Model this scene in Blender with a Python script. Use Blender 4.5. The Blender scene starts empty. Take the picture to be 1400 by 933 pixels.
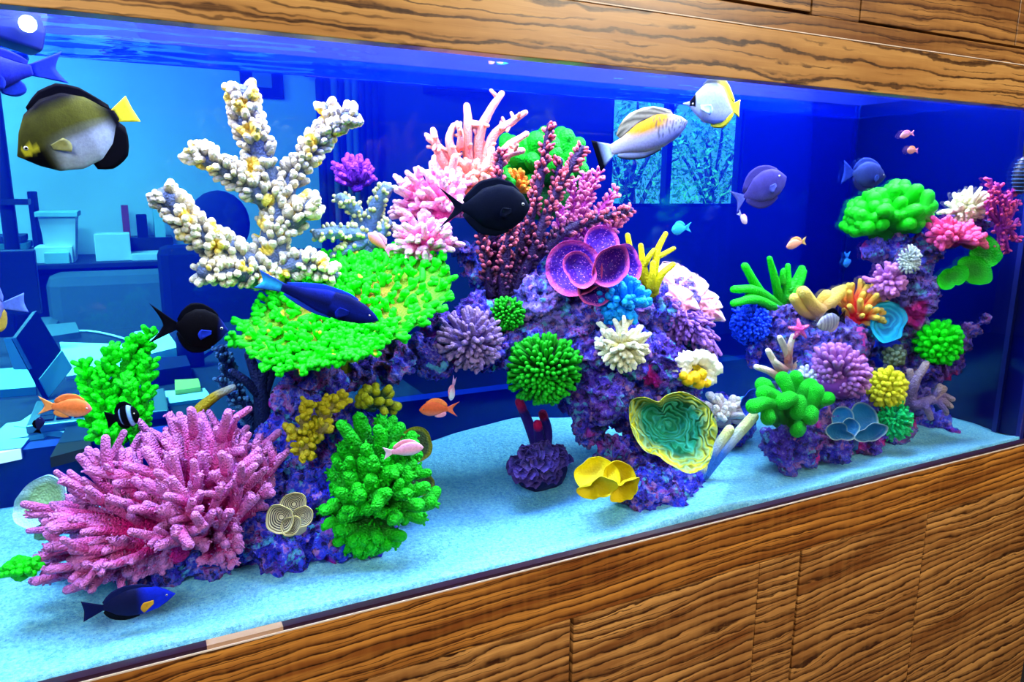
import bpy, bmesh, math, random
import numpy as np
from mathutils import Vector, Matrix, noise

# ------------------------------------------------------------------ camera
W, H = 1400, 933
CX, CY, F = 700.0, 466.5, 1007.49
AX = np.array([0.8899718, -0.08343486, 0.44831777])     # tank length, in camera axes (right, down, forward)
AY = np.array([-0.455928, -0.18206849, 0.871195])       # tank depth
AZ = np.array([0.00893651, -0.9797396, -0.20007611])    # up
CAM = np.array([0.0, -1.0, 0.0])
SR = np.array([AX[0], AY[0], AZ[0]])                    # picture right / up / towards viewer, in the room
SU = -np.array([AX[1], AY[1], AZ[1]])
SF = -np.array([AX[2], AY[2], AZ[2]])
UP = np.array([0, 0, 1.0])

scene = bpy.context.scene
COL = scene.collection
cam_d = bpy.data.cameras.new('camera')
cam_d.sensor_width = 36.0
cam_d.lens = 36.0 * F / W
cam_d.clip_start = 0.02
cam = bpy.data.objects.new('camera', cam_d)
COL.objects.link(cam)
M = Matrix.Identity(4)
for i in range(3):
    M[i][0], M[i][1], M[i][2], M[i][3] = SR[i], SU[i], SF[i], CAM[i]
cam.matrix_world = M
scene.camera = cam

# ------------------------------------------------------------------ light
world = bpy.data.worlds.new('world')
scene.world = world
world.use_nodes = True
world.node_tree.nodes['Background'].inputs[0].default_value = (0.8, 0.9, 1.0, 1)
world.node_tree.nodes['Background'].inputs[1].default_value = 1.2

scene.view_settings.view_transform = 'Standard'
scene.view_settings.look = 'None'
scene.view_settings.gamma = 1.0
scene.view_settings.exposure = 0.0
scene.view_settings.use_curve_mapping = False
cy = scene.cycles
cy.max_bounces = 7
cy.diffuse_bounces = 3
cy.glossy_bounces = 3
cy.transmission_bounces = 4
cy.volume_bounces = 0
cy.transparent_max_bounces = 20
cy.caustics_reflective = False
cy.caustics_refractive = False


def area(name, loc, aim, sx, sy, power, color):
    d = bpy.data.lights.new(name, 'AREA')
    d.shape = 'RECTANGLE'
    d.size, d.size_y = sx, sy
    d.energy = power
    d.color = color
    o = bpy.data.objects.new(name, d)
    COL.objects.link(o)
    o.location = loc
    o.rotation_euler = (Vector(aim) - Vector(loc)).to_track_quat('-Z', 'Y').to_euler()
    return o


LED_X = [-0.32, 0.12, 0.56, 1.0, 1.44, 1.84]
for x in LED_X:                                          # white-blue reef lamps over the water
    area('reef_lamp_light', (x, 0.19, 0.495), (x, 0.19, -1), 0.30, 0.28, 31.0 if x < 1.2 else 42.0, (1.0, 0.96, 1.0))
# added blue fill along the front of the hood, aimed into the tank
area('blue_fill_light', (0.75, 0.045, 0.40), (0.75, 0.40, -0.35), 2.4, 0.03, 40.0, (0.02, 0.10, 1.0))
# added fill lights: wood in front of the tank, office wall and papers behind
area('front_fill_light', (-0.9, -2.0, 1.24), (0.5, 0, -0.3), 1.2, 0.8, 105, (1.0, 0.95, 0.90))
area('front_fill_light', (2.2, -2.2, 1.24), (1.2, 0, -0.3), 1.0, 0.8, 118, (1.0, 0.88, 0.70))
area('office_fill_light', (-1.25, 3.3, 1.22), (-1.25, 3.4, -1), 0.9, 0.6, 110, (1.0, 0.98, 0.95))
area('office_fill_light', (-0.6, 1.35, 1.22), (-0.5, 1.3, -1), 0.5, 0.4, 190, (1.0, 0.98, 0.95))

sun = bpy.data.lights.new('sun', 'SUN')                  # daylight on the trees outside the office window
sun.energy = 14.0
sun.angle = 0.01
so = bpy.data.objects.new('sun', sun)
COL.objects.link(so)
so.rotation_euler = Vector((0.35, 0.55, -0.75)).to_track_quat('-Z', 'Y').to_euler()


# ------------------------------------------------------------------ picture <-> room helpers
def ray(px, py):
    d = np.array([px - CX, py - CY, F])
    return np.array([d @ AX, d @ AY, d @ AZ])


def at(px, py, y):
    r = ray(px, py)
    return CAM + r * ((y + 1) / r[1])


def atz(px, py, z):
    r = ray(px, py)
    return CAM + r * (z / r[2])


def mpp(p):
    v = np.asarray(p) - CAM
    return float(-(v @ SF)) / F


def nrm(v):
    return v / (np.linalg.norm(v) + 1e-12)


# ------------------------------------------------------------------ materials
MATS = {}


class NT:
    def __init__(s, name):
        s.m = bpy.data.materials.new(name)
        s.m.use_nodes = True
        s.t = s.m.node_tree
        s.b = s.t.nodes['Principled BSDF']
        s.out = s.t.nodes['Material Output']

    def n(s, typ, **kw):
        nd = s.t.nodes.new(typ)
        for k, v in kw.items():
            if isinstance(k, str) and hasattr(nd, k):
                setattr(nd, k, v)
        return nd

    def l(s, a, b):
        s.t.links.new(a, b)

    def math(s, op, a, b=None, c=None):
        nd = s.t.nodes.new('ShaderNodeMath')
        nd.operation = op
        for i, v in enumerate((a, b, c)):
            if v is None:
                continue
            if isinstance(v, (int, float)):
                nd.inputs[i].default_value = v
            else:
                s.l(v, nd.inputs[i])
        return nd.outputs[0]

    def mix(s, fac, a, b, blend='MIX'):
        nd = s.t.nodes.new('ShaderNodeMix')
        nd.data_type = 'RGBA'
        nd.blend_type = blend
        for sock, v in ((nd.inputs[0], fac), (nd.inputs[6], a), (nd.inputs[7], b)):
            if isinstance(v, (int, float)):
                sock.default_value = v
            elif isinstance(v, tuple):
                sock.default_value = (*v[:3], 1)
            else:
                s.l(v, sock)
        return nd.outputs[2]

    def noise(s, vec, scale, detail=3, rough=0.55, dist=0.0):
        nd = s.t.nodes.new('ShaderNodeTexNoise')
        nd.inputs['Scale'].default_value = scale
        nd.inputs['Detail'].default_value = detail
        nd.inputs['Roughness'].default_value = rough
        nd.inputs['Distortion'].default_value = dist
        s.l(vec, nd.inputs['Vector'])
        return nd.outputs['Fac']

    def voro(s, vec, scale, feat='F1'):
        nd = s.t.nodes.new('ShaderNodeTexVoronoi')
        nd.feature = feat
        nd.inputs['Scale'].default_value = scale
        s.l(vec, nd.inputs['Vector'])
        return nd.outputs['Distance']

    def ramp(s, fac, stops, interp='LINEAR'):
        nd = s.t.nodes.new('ShaderNodeValToRGB')
        nd.color_ramp.interpolation = interp
        e = nd.color_ramp.elements
        while len(e) < len(stops):
            e.new(0.5)
        for i, (p, c) in enumerate(stops):
            e[i].position = p
            e[i].color = (*c[:3], 1)
        s.l(fac, nd.inputs[0])
        return nd.outputs[0]

    def rng(s, v, a, b, c=0.0, d=1.0):
        nd = s.t.nodes.new('ShaderNodeMapRange')
        s.l(v, nd.inputs[0])
        for i, x in enumerate((a, b, c, d)):
            nd.inputs[i + 1].default_value = x
        return nd.outputs[0]

    def obj(s):
        return s.t.nodes.new('ShaderNodeTexCoord').outputs['Object']

    def bump(s, h, strength, dist):
        nd = s.t.nodes.new('ShaderNodeBump')
        nd.inputs['Strength'].default_value = strength
        nd.inputs['Distance'].default_value = dist
        s.l(h, nd.inputs['Height'])
        s.l(nd.outputs[0], s.b.inputs['Normal'])


def srgb(r, g, b):
    def f(c):
        c /= 255.0
        return c / 12.92 if c <= 0.04045 else ((c + 0.055) / 1.055) ** 2.4
    return (f(r), f(g), f(b))


def plain(name, col, rough=0.6, spec=0.3, metal=0.0, emit=None):
    if name in MATS:
        return MATS[name]
    k = NT(name)
    v = k.obj()
    c = k.mix(k.noise(v, 9, 3), tuple(x * 0.92 for x in col), tuple(min(1, x * 1.06) for x in col))
    k.l(c, k.b.inputs['Base Color'])
    k.b.inputs['Roughness'].default_value = rough
    k.b.inputs['Specular IOR Level'].default_value = spec
    k.b.inputs['Metallic'].default_value = metal
    if emit:
        k.b.inputs['Emission Color'].default_value = (*col, 1)
        k.b.inputs['Emission Strength'].default_value = emit
    MATS[name] = k.m
    return k.m


def sat(c, k=1.3):
    l = 0.2126 * c[0] + 0.7152 * c[1] + 0.0722 * c[2]
    return tuple(max(0.002, min(1.0, l + (x - l) * k)) for x in c)


def coral_mat(name, base, tip, t0=0.35, t1=1.0, bump=0.5, bscale=260, rough=0.6, var=0.25, spots=None, stripe=None):
    """living coral skin: pigment from base to tip, mottling, polyp relief"""
    if name in MATS:
        return MATS[name]
    base, tip = sat(base), sat(tip)
    k = NT(name)
    v = k.obj()
    at_ = k.n('ShaderNodeAttribute')
    at_.attribute_name = 't'
    t = at_.outputs['Fac']
    f = k.rng(t, t0, t1)
    c = k.mix(f, base, tip)
    nz = k.noise(v, 45, 3)
    c = k.mix(k.rng(nz, 0.35, 0.7, 0, var), c, tuple(x * 0.45 for x in base))
    if spots:
        vv = k.voro(v, spots[1])
        c = k.mix(k.rng(vv, spots[2], spots[2] * 0.7), c, spots[0])
    h = k.voro(v, bscale)
    h = k.math('SUBTRACT', 1.0, h)
    if stripe:
        w = k.math('ADD', k.math('MULTIPLY', t, stripe[1]), k.math('MULTIPLY', k.noise(v, 22, 2), stripe[2]))
        w = k.math('SINE', w)
        c = k.mix(k.rng(w, -0.2, 0.6, 0, stripe[3] if len(stripe) > 3 else 1.0), c, stripe[0])
        h = k.math('ADD', k.math('MULTIPLY', h, 0.3), w)
    k.l(c, k.b.inputs['Base Color'])
    k.b.inputs['Roughness'].default_value = rough
    k.b.inputs['Specular IOR Level'].default_value = 0.25
    k.bump(h, bump, 0.004)
    MATS[name] = k.m
    return k.m


def rock_mat(name, tint, seed=0.0):
    k = NT(name)
    v = k.obj()
    mp = k.n('ShaderNodeMapping')
    mp.inputs['Location'].default_value = (seed, seed * 2, seed)
    k.l(v, mp.inputs['Vector'])
    v = mp.outputs[0]
    n1 = k.noise(v, 19, 6, 0.7, 0.8)
    c = k.ramp(n1, [(0.30, srgb(24, 14, 88)), (0.39, srgb(30, 52, 225)), (0.45, srgb(96, 56, 200)),
                    (0.50, srgb(60, 100, 240)), (0.55, srgb(176, 120, 196)), (0.60, srgb(178, 36, 160)),
                    (0.66, srgb(70, 150, 235)), (0.76, srgb(215, 180, 190))])
    n2 = k.noise(v, 6, 2)
    c = k.mix(k.rng(n2, 0.40, 0.62, 0, 0.75), c, sat(tint))
    n3 = k.noise(v, 60, 5, 0.75)
    c = k.mix(k.rng(n3, 0.40, 0.50, 0.9, 0), c, srgb(14, 6, 44))
    c = k.mix(k.rng(n3, 0.56, 0.64, 0, 0.6), c, srgb(205, 188, 235))
    c = k.mix(1.0, c, (0.72, 0.72, 0.86), 'MULTIPLY')
    n5 = k.noise(v, 34, 3, 0.6)
    c = k.mix(k.rng(n5, 0.60, 0.66, 0, 0.7), c, srgb(90, 190, 215))
    c = k.mix(k.rng(n5, 0.40, 0.35, 0, 0.6), c, srgb(205, 130, 175))
    n4 = k.noise(v, 10.5, 2)
    c = k.mix(k.rng(n4, 0.63, 0.69, 0, 0.85), c, srgb(235, 20, 150))
    k.l(c, k.b.inputs['Base Color'])
    k.b.inputs['Roughness'].default_value = 0.75
    k.b.inputs['Specular IOR Level'].default_value = 0.2
    h = k.math('ADD', k.noise(v, 120, 4, 0.7), k.math('MULTIPLY', k.voro(v, 75), 0.9))
    k.bump(h, 1.0, 0.009)
    return k.m


def wood_mat(name, freq, light, mid, dark, tilt=0.0, seed=0.0, wig=1.0, width=0.22, dense=0.5):
    """figured olive / zebrano veneer: long wandering dark lines along the board"""
    k = NT(name)
    v = k.obj()
    mp = k.n('ShaderNodeMapping')
    mp.inputs['Rotation'].default_value = (0, tilt, 0)
    mp.inputs['Location'].default_value = (seed, 0, seed * 0.7)
    k.l(v, mp.inputs['Vector'])
    sx = k.n('ShaderNodeSeparateXYZ')
    k.l(mp.outputs[0], sx.inputs[0])

    def st(ax, az, off=0.0):
        m2 = k.n('ShaderNodeMapping')
        m2.inputs['Scale'].default_value = (ax, 1, az)
        m2.inputs['Location'].default_value = (off, off * 1.3, off * 0.6)
        k.l(mp.outputs[0], m2.inputs['Vector'])
        return m2.outputs[0]
    w1 = k.noise(st(1.3, 5), 1.0, 2, 0.5)
    w2 = k.noise(st(7, 26), 1.0, 3, 0.55)
    w3 = k.noise(st(45, 90), 1.0, 2, 0.6)
    w4 = k.noise(st(2.2, 34, 3.0), 1.0, 3, 0.6)
    ph = k.math('MULTIPLY', sx.outputs[2], freq)
    ph = k.math('ADD', ph, k.math('MULTIPLY', w1, 4.0 * wig))
    ph = k.math('ADD', ph, k.math('MULTIPLY', w2, 1.3 * wig))
    ph = k.math('ADD', ph, k.math('MULTIPLY', w3, 0.22 * wig))
    fr = k.math('FRACT', ph)
    fr2 = k.math('FRACT', k.math('MULTIPLY', ph, 2.37))
    # body tone wanders from honey to brown in streaks
    body = k.mix(k.rng(w4, 0.38, 0.66), light, mid)
    sh = k.rng(fr, width, 0.0)                            # soft brown shade on one side of each line
    c = k.mix(k.math('MULTIPLY', sh, 0.85), body, mid, 'MIX')
    c = k.mix(k.math('MULTIPLY', k.math('POWER', sh, 2.5), dense), c, dark)
    ln = k.rng(k.math('MINIMUM', fr, k.math('SUBTRACT', 1.0, fr)), 0.10, 0.045)
    c = k.mix(ln, c, dark)
    ln2 = k.math('MULTIPLY', k.rng(k.math('ABSOLUTE', k.math('SUBTRACT', fr2, 0.5)), 0.13, 0.05), k.rng(w2, 0.46, 0.56))
    c = k.mix(k.math('MULTIPLY', ln2, 0.85), c, dark)
    grain = k.noise(st(9, 500), 1.0, 3, 0.6)
    c = k.mix(k.rng(grain, 0.42, 0.65, 0, 0.30), c, mid)
    fl = k.noise(st(60, 3), 1.0, 2)
    c = k.mix(k.rng(fl, 0.45, 0.7, 0, 0.10), c, light)
    k.l(c, k.b.inputs['Base Color'])
    k.b.inputs['Roughness'].default_value = 0.32
    k.b.inputs['Specular IOR Level'].default_value = 0.35
    k.bump(grain, 0.08, 0.001)
    return k.m


# ------------------------------------------------------------------ mesh helpers
class MB:
    def __init__(s):
        s.v, s.f, s.t, s.c, s.n = [], [], [], [], 0

    def add(s, V, Fc, T=None, C=None):
        V = np.asarray(V, float)
        s.v.append(V)
        o = s.n
        s.f.extend([tuple(i + o for i in q) for q in Fc])
        s.n += len(V)
        s.t.append(np.zeros(len(V)) if T is None else np.asarray(T, float))
        if C is not None:
            s.c.append(np.asarray(C, float))
        return s

    def mesh(s, name, mat, off, smooth=True):
        me = bpy.data.meshes.new(name)
        V = np.concatenate(s.v) - off
        me.from_pydata(V.tolist(), [], s.f)
        if smooth:
            me.polygons.foreach_set('use_smooth', [True] * len(me.polygons))
        a = me.attributes.new('t', 'FLOAT', 'POINT')
        a.data.foreach_set('value', np.concatenate(s.t))
        if s.c:
            a = me.attributes.new('pigment', 'FLOAT_COLOR', 'POINT')
            C = np.concatenate(s.c)
            a.data.foreach_set('color', np.hstack([C, np.ones((len(C), 1))]).ravel())
        me.materials.append(mat)
        me.update()
        return me

    def build(s, name, mat, parent=None, smooth=True, stuff=False):
        off = np.array(parent['_o']) if parent is not None and '_o' in parent else (np.zeros(3))
        o = bpy.data.objects.new(name, s.mesh(name, mat, off, smooth))
        COL.objects.link(o)
        if parent is not None:
            o.parent = parent
            o['_o'] = list(off)
        if stuff:
            o['kind'] = 'stuff'
        return o


def thing(name, label, cat, base, group=None):
    o = bpy.data.objects.new(name, None)
    o.empty_display_size = 0.02
    COL.objects.link(o)
    o.location = Vector([float(x) for x in base])
    o['_o'] = [float(x) for x in base]
    o['label'], o['category'] = label, cat
    if group:
        o['group'] = group
    return o


def tag(o, label, cat=None, group=None, kind=None):
    o['label'] = label
    if cat:
        o['category'] = cat
    if group:
        o['group'] = group
    if kind:
        o['kind'] = kind
    return o


def struct(o, label=None):
    o['kind'] = 'structure'
    if label:
        o['label'] = label
    return o


BOXF = [(0, 3, 2, 1), (4, 5, 6, 7), (0, 1, 5, 4), (1, 2, 6, 5), (2, 3, 7, 6), (3, 0, 4, 7)]


def box(mb, x0, x1, y0, y1, z0, z1, bev=0.0, ax=None, org=None, C=None):
    """axis box, corners chamfered by bev; ax/org place it in a turned frame"""
    if bev <= 0:
        V = [(x0, y0, z0), (x1, y0, z0), (x1, y1, z0), (x0, y1, z0), (x0, y0, z1), (x1, y0, z1), (x1, y1, z1), (x0, y1, z1)]
        Fc = BOXF
    else:
        bm = bmesh.new()
        vs = [bm.verts.new(p) for p in [(x0, y0, z0), (x1, y0, z0), (x1, y1, z0), (x0, y1, z0), (x0, y0, z1), (x1, y0, z1), (x1, y1, z1), (x0, y1, z1)]]
        for q in BOXF:
            bm.faces.new([vs[i] for i in q])
        bmesh.ops.bevel(bm, geom=bm.edges[:], offset=bev, segments=2, affect='EDGES', profile=0.5)
        bm.verts.index_update()
        V = [tuple(v.co) for v in bm.verts]
        Fc = [tuple(v.index for v in f.verts) for f in bm.faces]
        bm.free()
    V = np.array(V, float)
    if ax is not None:
        V = V @ np.array(ax)
    if org is not None:
        V = V + np.array(org)
    mb.add(V, Fc, C=None if C is None else np.tile(C, (len(V), 1)))
    return mb


def smooth(pts, k=3):
    P = np.array(pts, float)
    if len(P) < 3:
        n = max(2, k + 1)
        u = np.linspace(0, 1, n)[:, None]
        return P[0] * (1 - u) + P[-1] * u
    Q = np.vstack([2 * P[0] - P[1], P, 2 * P[-1] - P[-2]])
    out = []
    for i in range(1, len(Q) - 2):
        for j in range(k):
            u = j / k
            a, b, c, d = Q[i - 1], Q[i], Q[i + 1], Q[i + 2]
            out.append(0.5 * (2 * b + (c - a) * u + (2 * a - 5 * b + 4 * c - d) * u * u + (3 * b - a - 3 * c + d) * u ** 3))
    out.append(P[-1])
    return np.array(out)


def tube(mb, pts, r0, r1, n=7, t0=0.0, t1=1.0, rng=None, jit=0.0, flat=None, bulge=0.0, C=None):
    """tapered limb along a path with a rounded tip"""
    P = np.asarray(pts, float)
    m = len(P)
    T = np.gradient(P, axis=0)
    T /= np.linalg.norm(T, axis=1)[:, None] + 1e-12
    a = np.array([0.3, 0.2, 1.0]) if abs(T[0][2]) < 0.8 else np.array([1.0, 0.3, 0.1])
    u = nrm(np.cross(T[0], a))
    R = np.linspace(r0, r1, m)
    if bulge:
        s = np.linspace(0, 1, m)
        R = R * (1 + bulge * np.sin(s * math.pi * 0.9 + 0.6))
    # rounded tip
    tip = [(0.5, 0.87), (0.85, 0.52)]
    P = np.vstack([P] + [P[-1] + T[-1] * R[-1] * d for d, _ in tip])
    T = np.vstack([T, np.repeat(T[-1:], 2, 0)])
    R = np.concatenate([R, [R[m - 1] * q for _, q in tip]])
    tt = np.concatenate([np.linspace(t0, t1, m), [t1, t1]])
    M_ = len(P)
    ang = np.linspace(0, 2 * math.pi, n, endpoint=False)
    V = np.zeros((M_ * n + 1, 3))
    for i in range(M_):
        u = nrm(u - T[i] * (u @ T[i]))
        w = np.cross(T[i], u)
        rr = R[i] * np.ones(n)
        if jit and rng is not None:
            rr = rr * (1 + rng.uniform(-jit, jit, n))
        V[i * n:(i + 1) * n] = P[i] + (np.cos(ang) * rr)[:, None] * u + (np.sin(ang) * rr)[:, None] * w * (flat or 1.0)
    V[-1] = P[m - 1] + T[m - 1] * R[m - 1]
    Fc = []
    for i in range(M_ - 1):
        for j in range(n):
            k2 = (j + 1) % n
            Fc.append((i * n + j, i * n + k2, (i + 1) * n + k2, (i + 1) * n + j))
    last = (M_ - 1) * n
    for j in range(n):
        Fc.append((last + j, last + (j + 1) % n, M_ * n))
    Fc.append(tuple(range(n - 1, -1, -1)))
    TT = np.concatenate([np.repeat(tt, n), [t1]])
    mb.add(V, Fc, TT, None if C is None else np.tile(C, (len(V), 1)))
    return mb


_ICO = {}


def ico(sub):
    if sub not in _ICO:
        bm = bmesh.new()
        bmesh.ops.create_icosphere(bm, subdivisions=sub, radius=1)
        bm.verts.index_update()
        _ICO[sub] = (np.array([v.co[:] for v in bm.verts]), [tuple(v.index for v in f.verts) for f in bm.faces])
        bm.free()
    return _ICO[sub]


def blob(mb, c, r, sub=2, amp=0.0, fr=8.0, t=0.0, ax=None, C=None):
    V, Fc = ico(sub)
    r = np.array(r) * np.ones(3)
    V2 = V * r
    if ax is not None:
        V2 = V2 @ np.array(ax)
    if amp:
        d = np.array([noise.noise(Vector(p * fr + np.array(c) * 3)) for p in V2 / r.max()])
        V2 = V2 * (1 + amp * d)[:, None]
    mb.add(V2 + np.array(c), Fc, np.full(len(V), t), None if C is None else np.tile(C, (len(V), 1)))
    return mb


def outline_r(outl, c, k=56):
    """angle table of a closed outline (pixels) round its centre: returns unit angles and radii"""
    P = np.array(outl, float) - np.array(c, float)
    P[:, 1] *= -1
    a = np.unwrap(np.arctan2(P[:, 1], P[:, 0]))
    r = np.hypot(P[:, 0], P[:, 1])
    if a[-1] < a[0]:
        a, r = a[::-1], r[::-1]
    o = np.argsort(np.mod(a, 2 * math.pi))
    a, r = np.mod(a, 2 * math.pi)[o], r[o]
    a = np.concatenate([a - 2 * math.pi, a, a + 2 * math.pi])
    r = np.tile(r, 3)
    th = np.linspace(0, 2 * math.pi, k, endpoint=False)
    rr = np.interp(th, a, r)
    rr = (np.roll(rr, 1) + 2 * rr + np.roll(rr, -1)) / 4
    return th, rr


def sheet(mb, outl, c, y, curl=0.0, tilt=(0, 0), ruf=0.0, rk=5, th=0.004, k=56, rings=9, rng=None, edge=0.0):
    """a living plate / leaf: the outline is its own rim, dished by curl (towards the viewer) and leaning by tilt"""
    C0 = at(c[0], c[1], y)
    s = mpp(C0)
    a, r = outline_r(outl, c, k)
    rmax = r.max() * s
    ph = rng.uniform(0, 6.28) if rng is not None else 0.0
    V, T = [], []
    fw = nrm(np.array([SF[0], SF[1], 0.0]))
    for side in (0, 1):
        for i in range(1, rings + 1):
            q = i / rings
            x = r * q * s * np.cos(a)
            z = r * q * s * np.sin(a)
            d = curl * rmax * q ** 2 + tilt[0] * x + tilt[1] * z + ruf * rmax * np.sin(rk * a + ph) * q ** 2.5 + ruf * 0.4 * rmax * np.sin((rk * 2 + 1) * a + 2 * ph) * q ** 3
            d = d + edge * rmax * max(0.0, q - 0.75) * 4 * 0.25
            off = -th * side * (1.0 if i < rings else 0.7)
            P = C0 + x[:, None] * SR + z[:, None] * SU + (d + off)[:, None] * fw
            V.append(P)
            T.append(np.full(k, q))
    V = np.concatenate(V)
    T = np.concatenate(T)
    Fc = []
    n1 = rings * k
    for side in (0, 1):
        b = side * n1
        for i in range(rings - 1):
            for j in range(k):
                j2 = (j + 1) % k
                q = (b + i * k + j, b + i * k + j2, b + (i + 1) * k + j2, b + (i + 1) * k + j)
                Fc.append(q if side else q[::-1])
        q = tuple(b + j for j in range(k))
        Fc.append(q[::-1] if side else q)
    for j in range(k):
        j2 = (j + 1) % k
        Fc.append(((rings - 1) * k + j, (rings - 1) * k + j2, n1 + (rings - 1) * k + j2, n1 + (rings - 1) * k + j))
    mb.add(V, [f[::-1] for f in Fc], T)
    return mb


def path3(pts):
    return [at(*p) for p in pts]


# ------------------------------------------------------------------ coral growth
def dome(th, mat, root, outl, n, r=(6, 4), start=0.3, jl=(0.78, 1.0), phi=(-35, 80), depth=0.7, subs=2, sublen=0.3,
         name='branch', full=False, seed=0, sides=7, jit=0.0, join=False, core=0.0, coremat=None, bulge=0.0, up=0.0, bend=0.12, nubs=0, nubr=1.5, tbase=0.0):
    """a colony of limbs radiating from a root: its outline in pixels gives how far each side has grown"""
    rg = np.random.default_rng(seed + 17)
    R0 = at(*root)
    s = mpp(R0)
    P = np.array(outl, float) - np.array(root[:2])
    P[:, 1] *= -1
    a = np.unwrap(np.arctan2(P[:, 1], P[:, 0]))
    ln = np.hypot(P[:, 0], P[:, 1])
    if a[-1] < a[0]:
        a, ln = a[::-1], ln[::-1]
    if full:
        a = np.append(a, a[0] + 2 * math.pi)
        ln = np.append(ln, ln[0])
    fw = nrm(np.array([SF[0], SF[1], 0.05]))
    s0, s1 = math.sin(math.radians(phi[0])), math.sin(math.radians(phi[1]))
    big = MB()
    if core:
        cm = MB()
        blob(cm, R0, np.array([1, 1, min(depth, 1.0)]) * core * float(np.mean(ln)) * s, 3, 0.18, 3.0, t=tbase, ax=[SR, SU, fw])
        cm.build('base', coremat or mat, th)
    for i in range(n):
        th_ = a[0] + (a[-1] - a[0]) * ((i * 0.6180339 + rg.uniform(-0.02, 0.02)) % 1.0)
        sp = s0 + (s1 - s0) * ((i + 0.5) / n)
        cp = math.sqrt(1 - sp * sp)
        L = np.interp(th_, a, ln) * s * (cp + depth * (1 - cp)) * rg.uniform(*jl)
        d = nrm(cp * (math.cos(th_) * SR + math.sin(th_) * SU) + sp * fw + up * UP)
        p0 = R0 + d * L * start + rg.normal(0, 0.04, 3) * L
        p2 = R0 + d * L
        mid = (p0 + p2) / 2 + rg.normal(0, bend, 3) * L * (1 - start) * 0.5
        pts = smooth([p0, mid, p2], 3)
        mb = big if join else MB()
        k0 = rg.uniform(0.85, 1.2)
        tube(mb, pts, r[0] * s * k0, r[1] * s * k0, sides, tbase, 1.0, rg, jit, bulge=bulge)
        for q in range(subs):
            u = rg.uniform(0.3, 0.85)
            b0 = pts[min(len(pts) - 1, int(u * len(pts)))]
            dd = nrm(d + rg.normal(0, 0.45, 3))
            b1 = b0 + dd * L * sublen * rg.uniform(0.7, 1.2)
            tube(mb, smooth([b0, (b0 + b1) / 2 + d * 0.05 * L * sublen, b1], 2), r[0] * s * 0.75 * k0, r[1] * s * 0.85 * k0, sides, tbase + (1 - tbase) * u * 0.7, 1.0, rg, jit)
        for q in range(nubs):
            u = rg.uniform(0.1, 1.0)
            b0 = pts[min(len(pts) - 1, int(u * len(pts)))]
            dd = nrm(rg.normal(0, 1, 3) + 0.6 * d)
            rr = (r[0] * (1 - u) + r[1] * u) * s * k0
            tube(mb, np.array([b0 + dd * rr * 0.5, b0 + dd * (rr + nubr * s)]), nubr * s, nubr * s * 0.8, 5, u, 1.0)
        if not join:
            mb.build(name, mat, th)
    if join:
        big.build(name, mat, th, stuff=True)


def knobby(mb, pts, r0, r1, rg, dens, klen, kr, s, sides=9, t0=0.0, t1=1.0, fade=0.0):
    """a limb crowded with short rounded branchlets"""
    P = smooth(pts, 5)
    tube(mb, P, r0 * s, r1 * s, sides, t0, t0 + (t1 - t0) * 0.35, rg, 0.12)
    L = np.linalg.norm(np.diff(P, axis=0), axis=1).sum() / s
    n = int(L * dens)
    for i in range(n):
        u = (i + rg.uniform(0, 1)) / n
        x = u * (len(P) - 1)
        j = min(int(x), len(P) - 2)
        b = P[j] + (P[j + 1] - P[j]) * (x - j)
        T = nrm(P[j + 1] - P[j])
        d = rg.normal(0, 1, 3)
        d = nrm(d - T * (d @ T))
        d = nrm(d + 0.5 * T + 0.25 * UP)
        rr = (r0 + (r1 - r0) * u) * s
        ll = klen * s * rg.uniform(0.6, 1.3)
        k = kr * s * rg.uniform(0.75, 1.2)
        tube(mb, np.array([b + d * rr * 0.6, b + d * (rr + ll * 0.5), b + d * (rr + ll)]), k * 0.9, k, 6, t0 + (t1 - t0) * 0.4, t1 * (1 - fade * (1 - u)), bulge=0.12)

# ------------------------------------------------------------------ the rooms
ZF, ZC = -1.42, 1.3
TX0, TX1, TD = -0.62, 1.985, 0.58           # tank inside: left, right, depth
GZ0, GZ1, WZ = -0.612, 0.186, 0.224         # glass bottom, fascia lower edge, water level


def slab(name, x0, x1, y0, y1, z0, z1, mat, parent=None, bev=0.0, label=None, st=False):
    o = box(MB(), x0, x1, y0, y1, z0, z1, bev).build(name, mat, parent, smooth=False)
    if st:
        struct(o, label)
    elif label:
        o['label'] = label
    return o


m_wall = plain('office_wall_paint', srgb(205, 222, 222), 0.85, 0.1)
m_dim = plain('shaded_wall_paint', srgb(84, 92, 104), 0.9, 0.1)
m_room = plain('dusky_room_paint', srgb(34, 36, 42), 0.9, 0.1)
m_floor = plain('grey_floor', srgb(44, 45, 48), 0.5, 0.2)
m_ceil = plain('ceiling_paint', srgb(200, 205, 205), 0.9, 0.1)
slab('floor', -3.0, 8.0, -3.5, 4.8, ZF - 0.1, ZF, m_floor, st=True)
slab('ceiling', -3.0, 8.0, -3.5, 4.8, ZC, ZC + 0.1, m_ceil, st=True)
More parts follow.
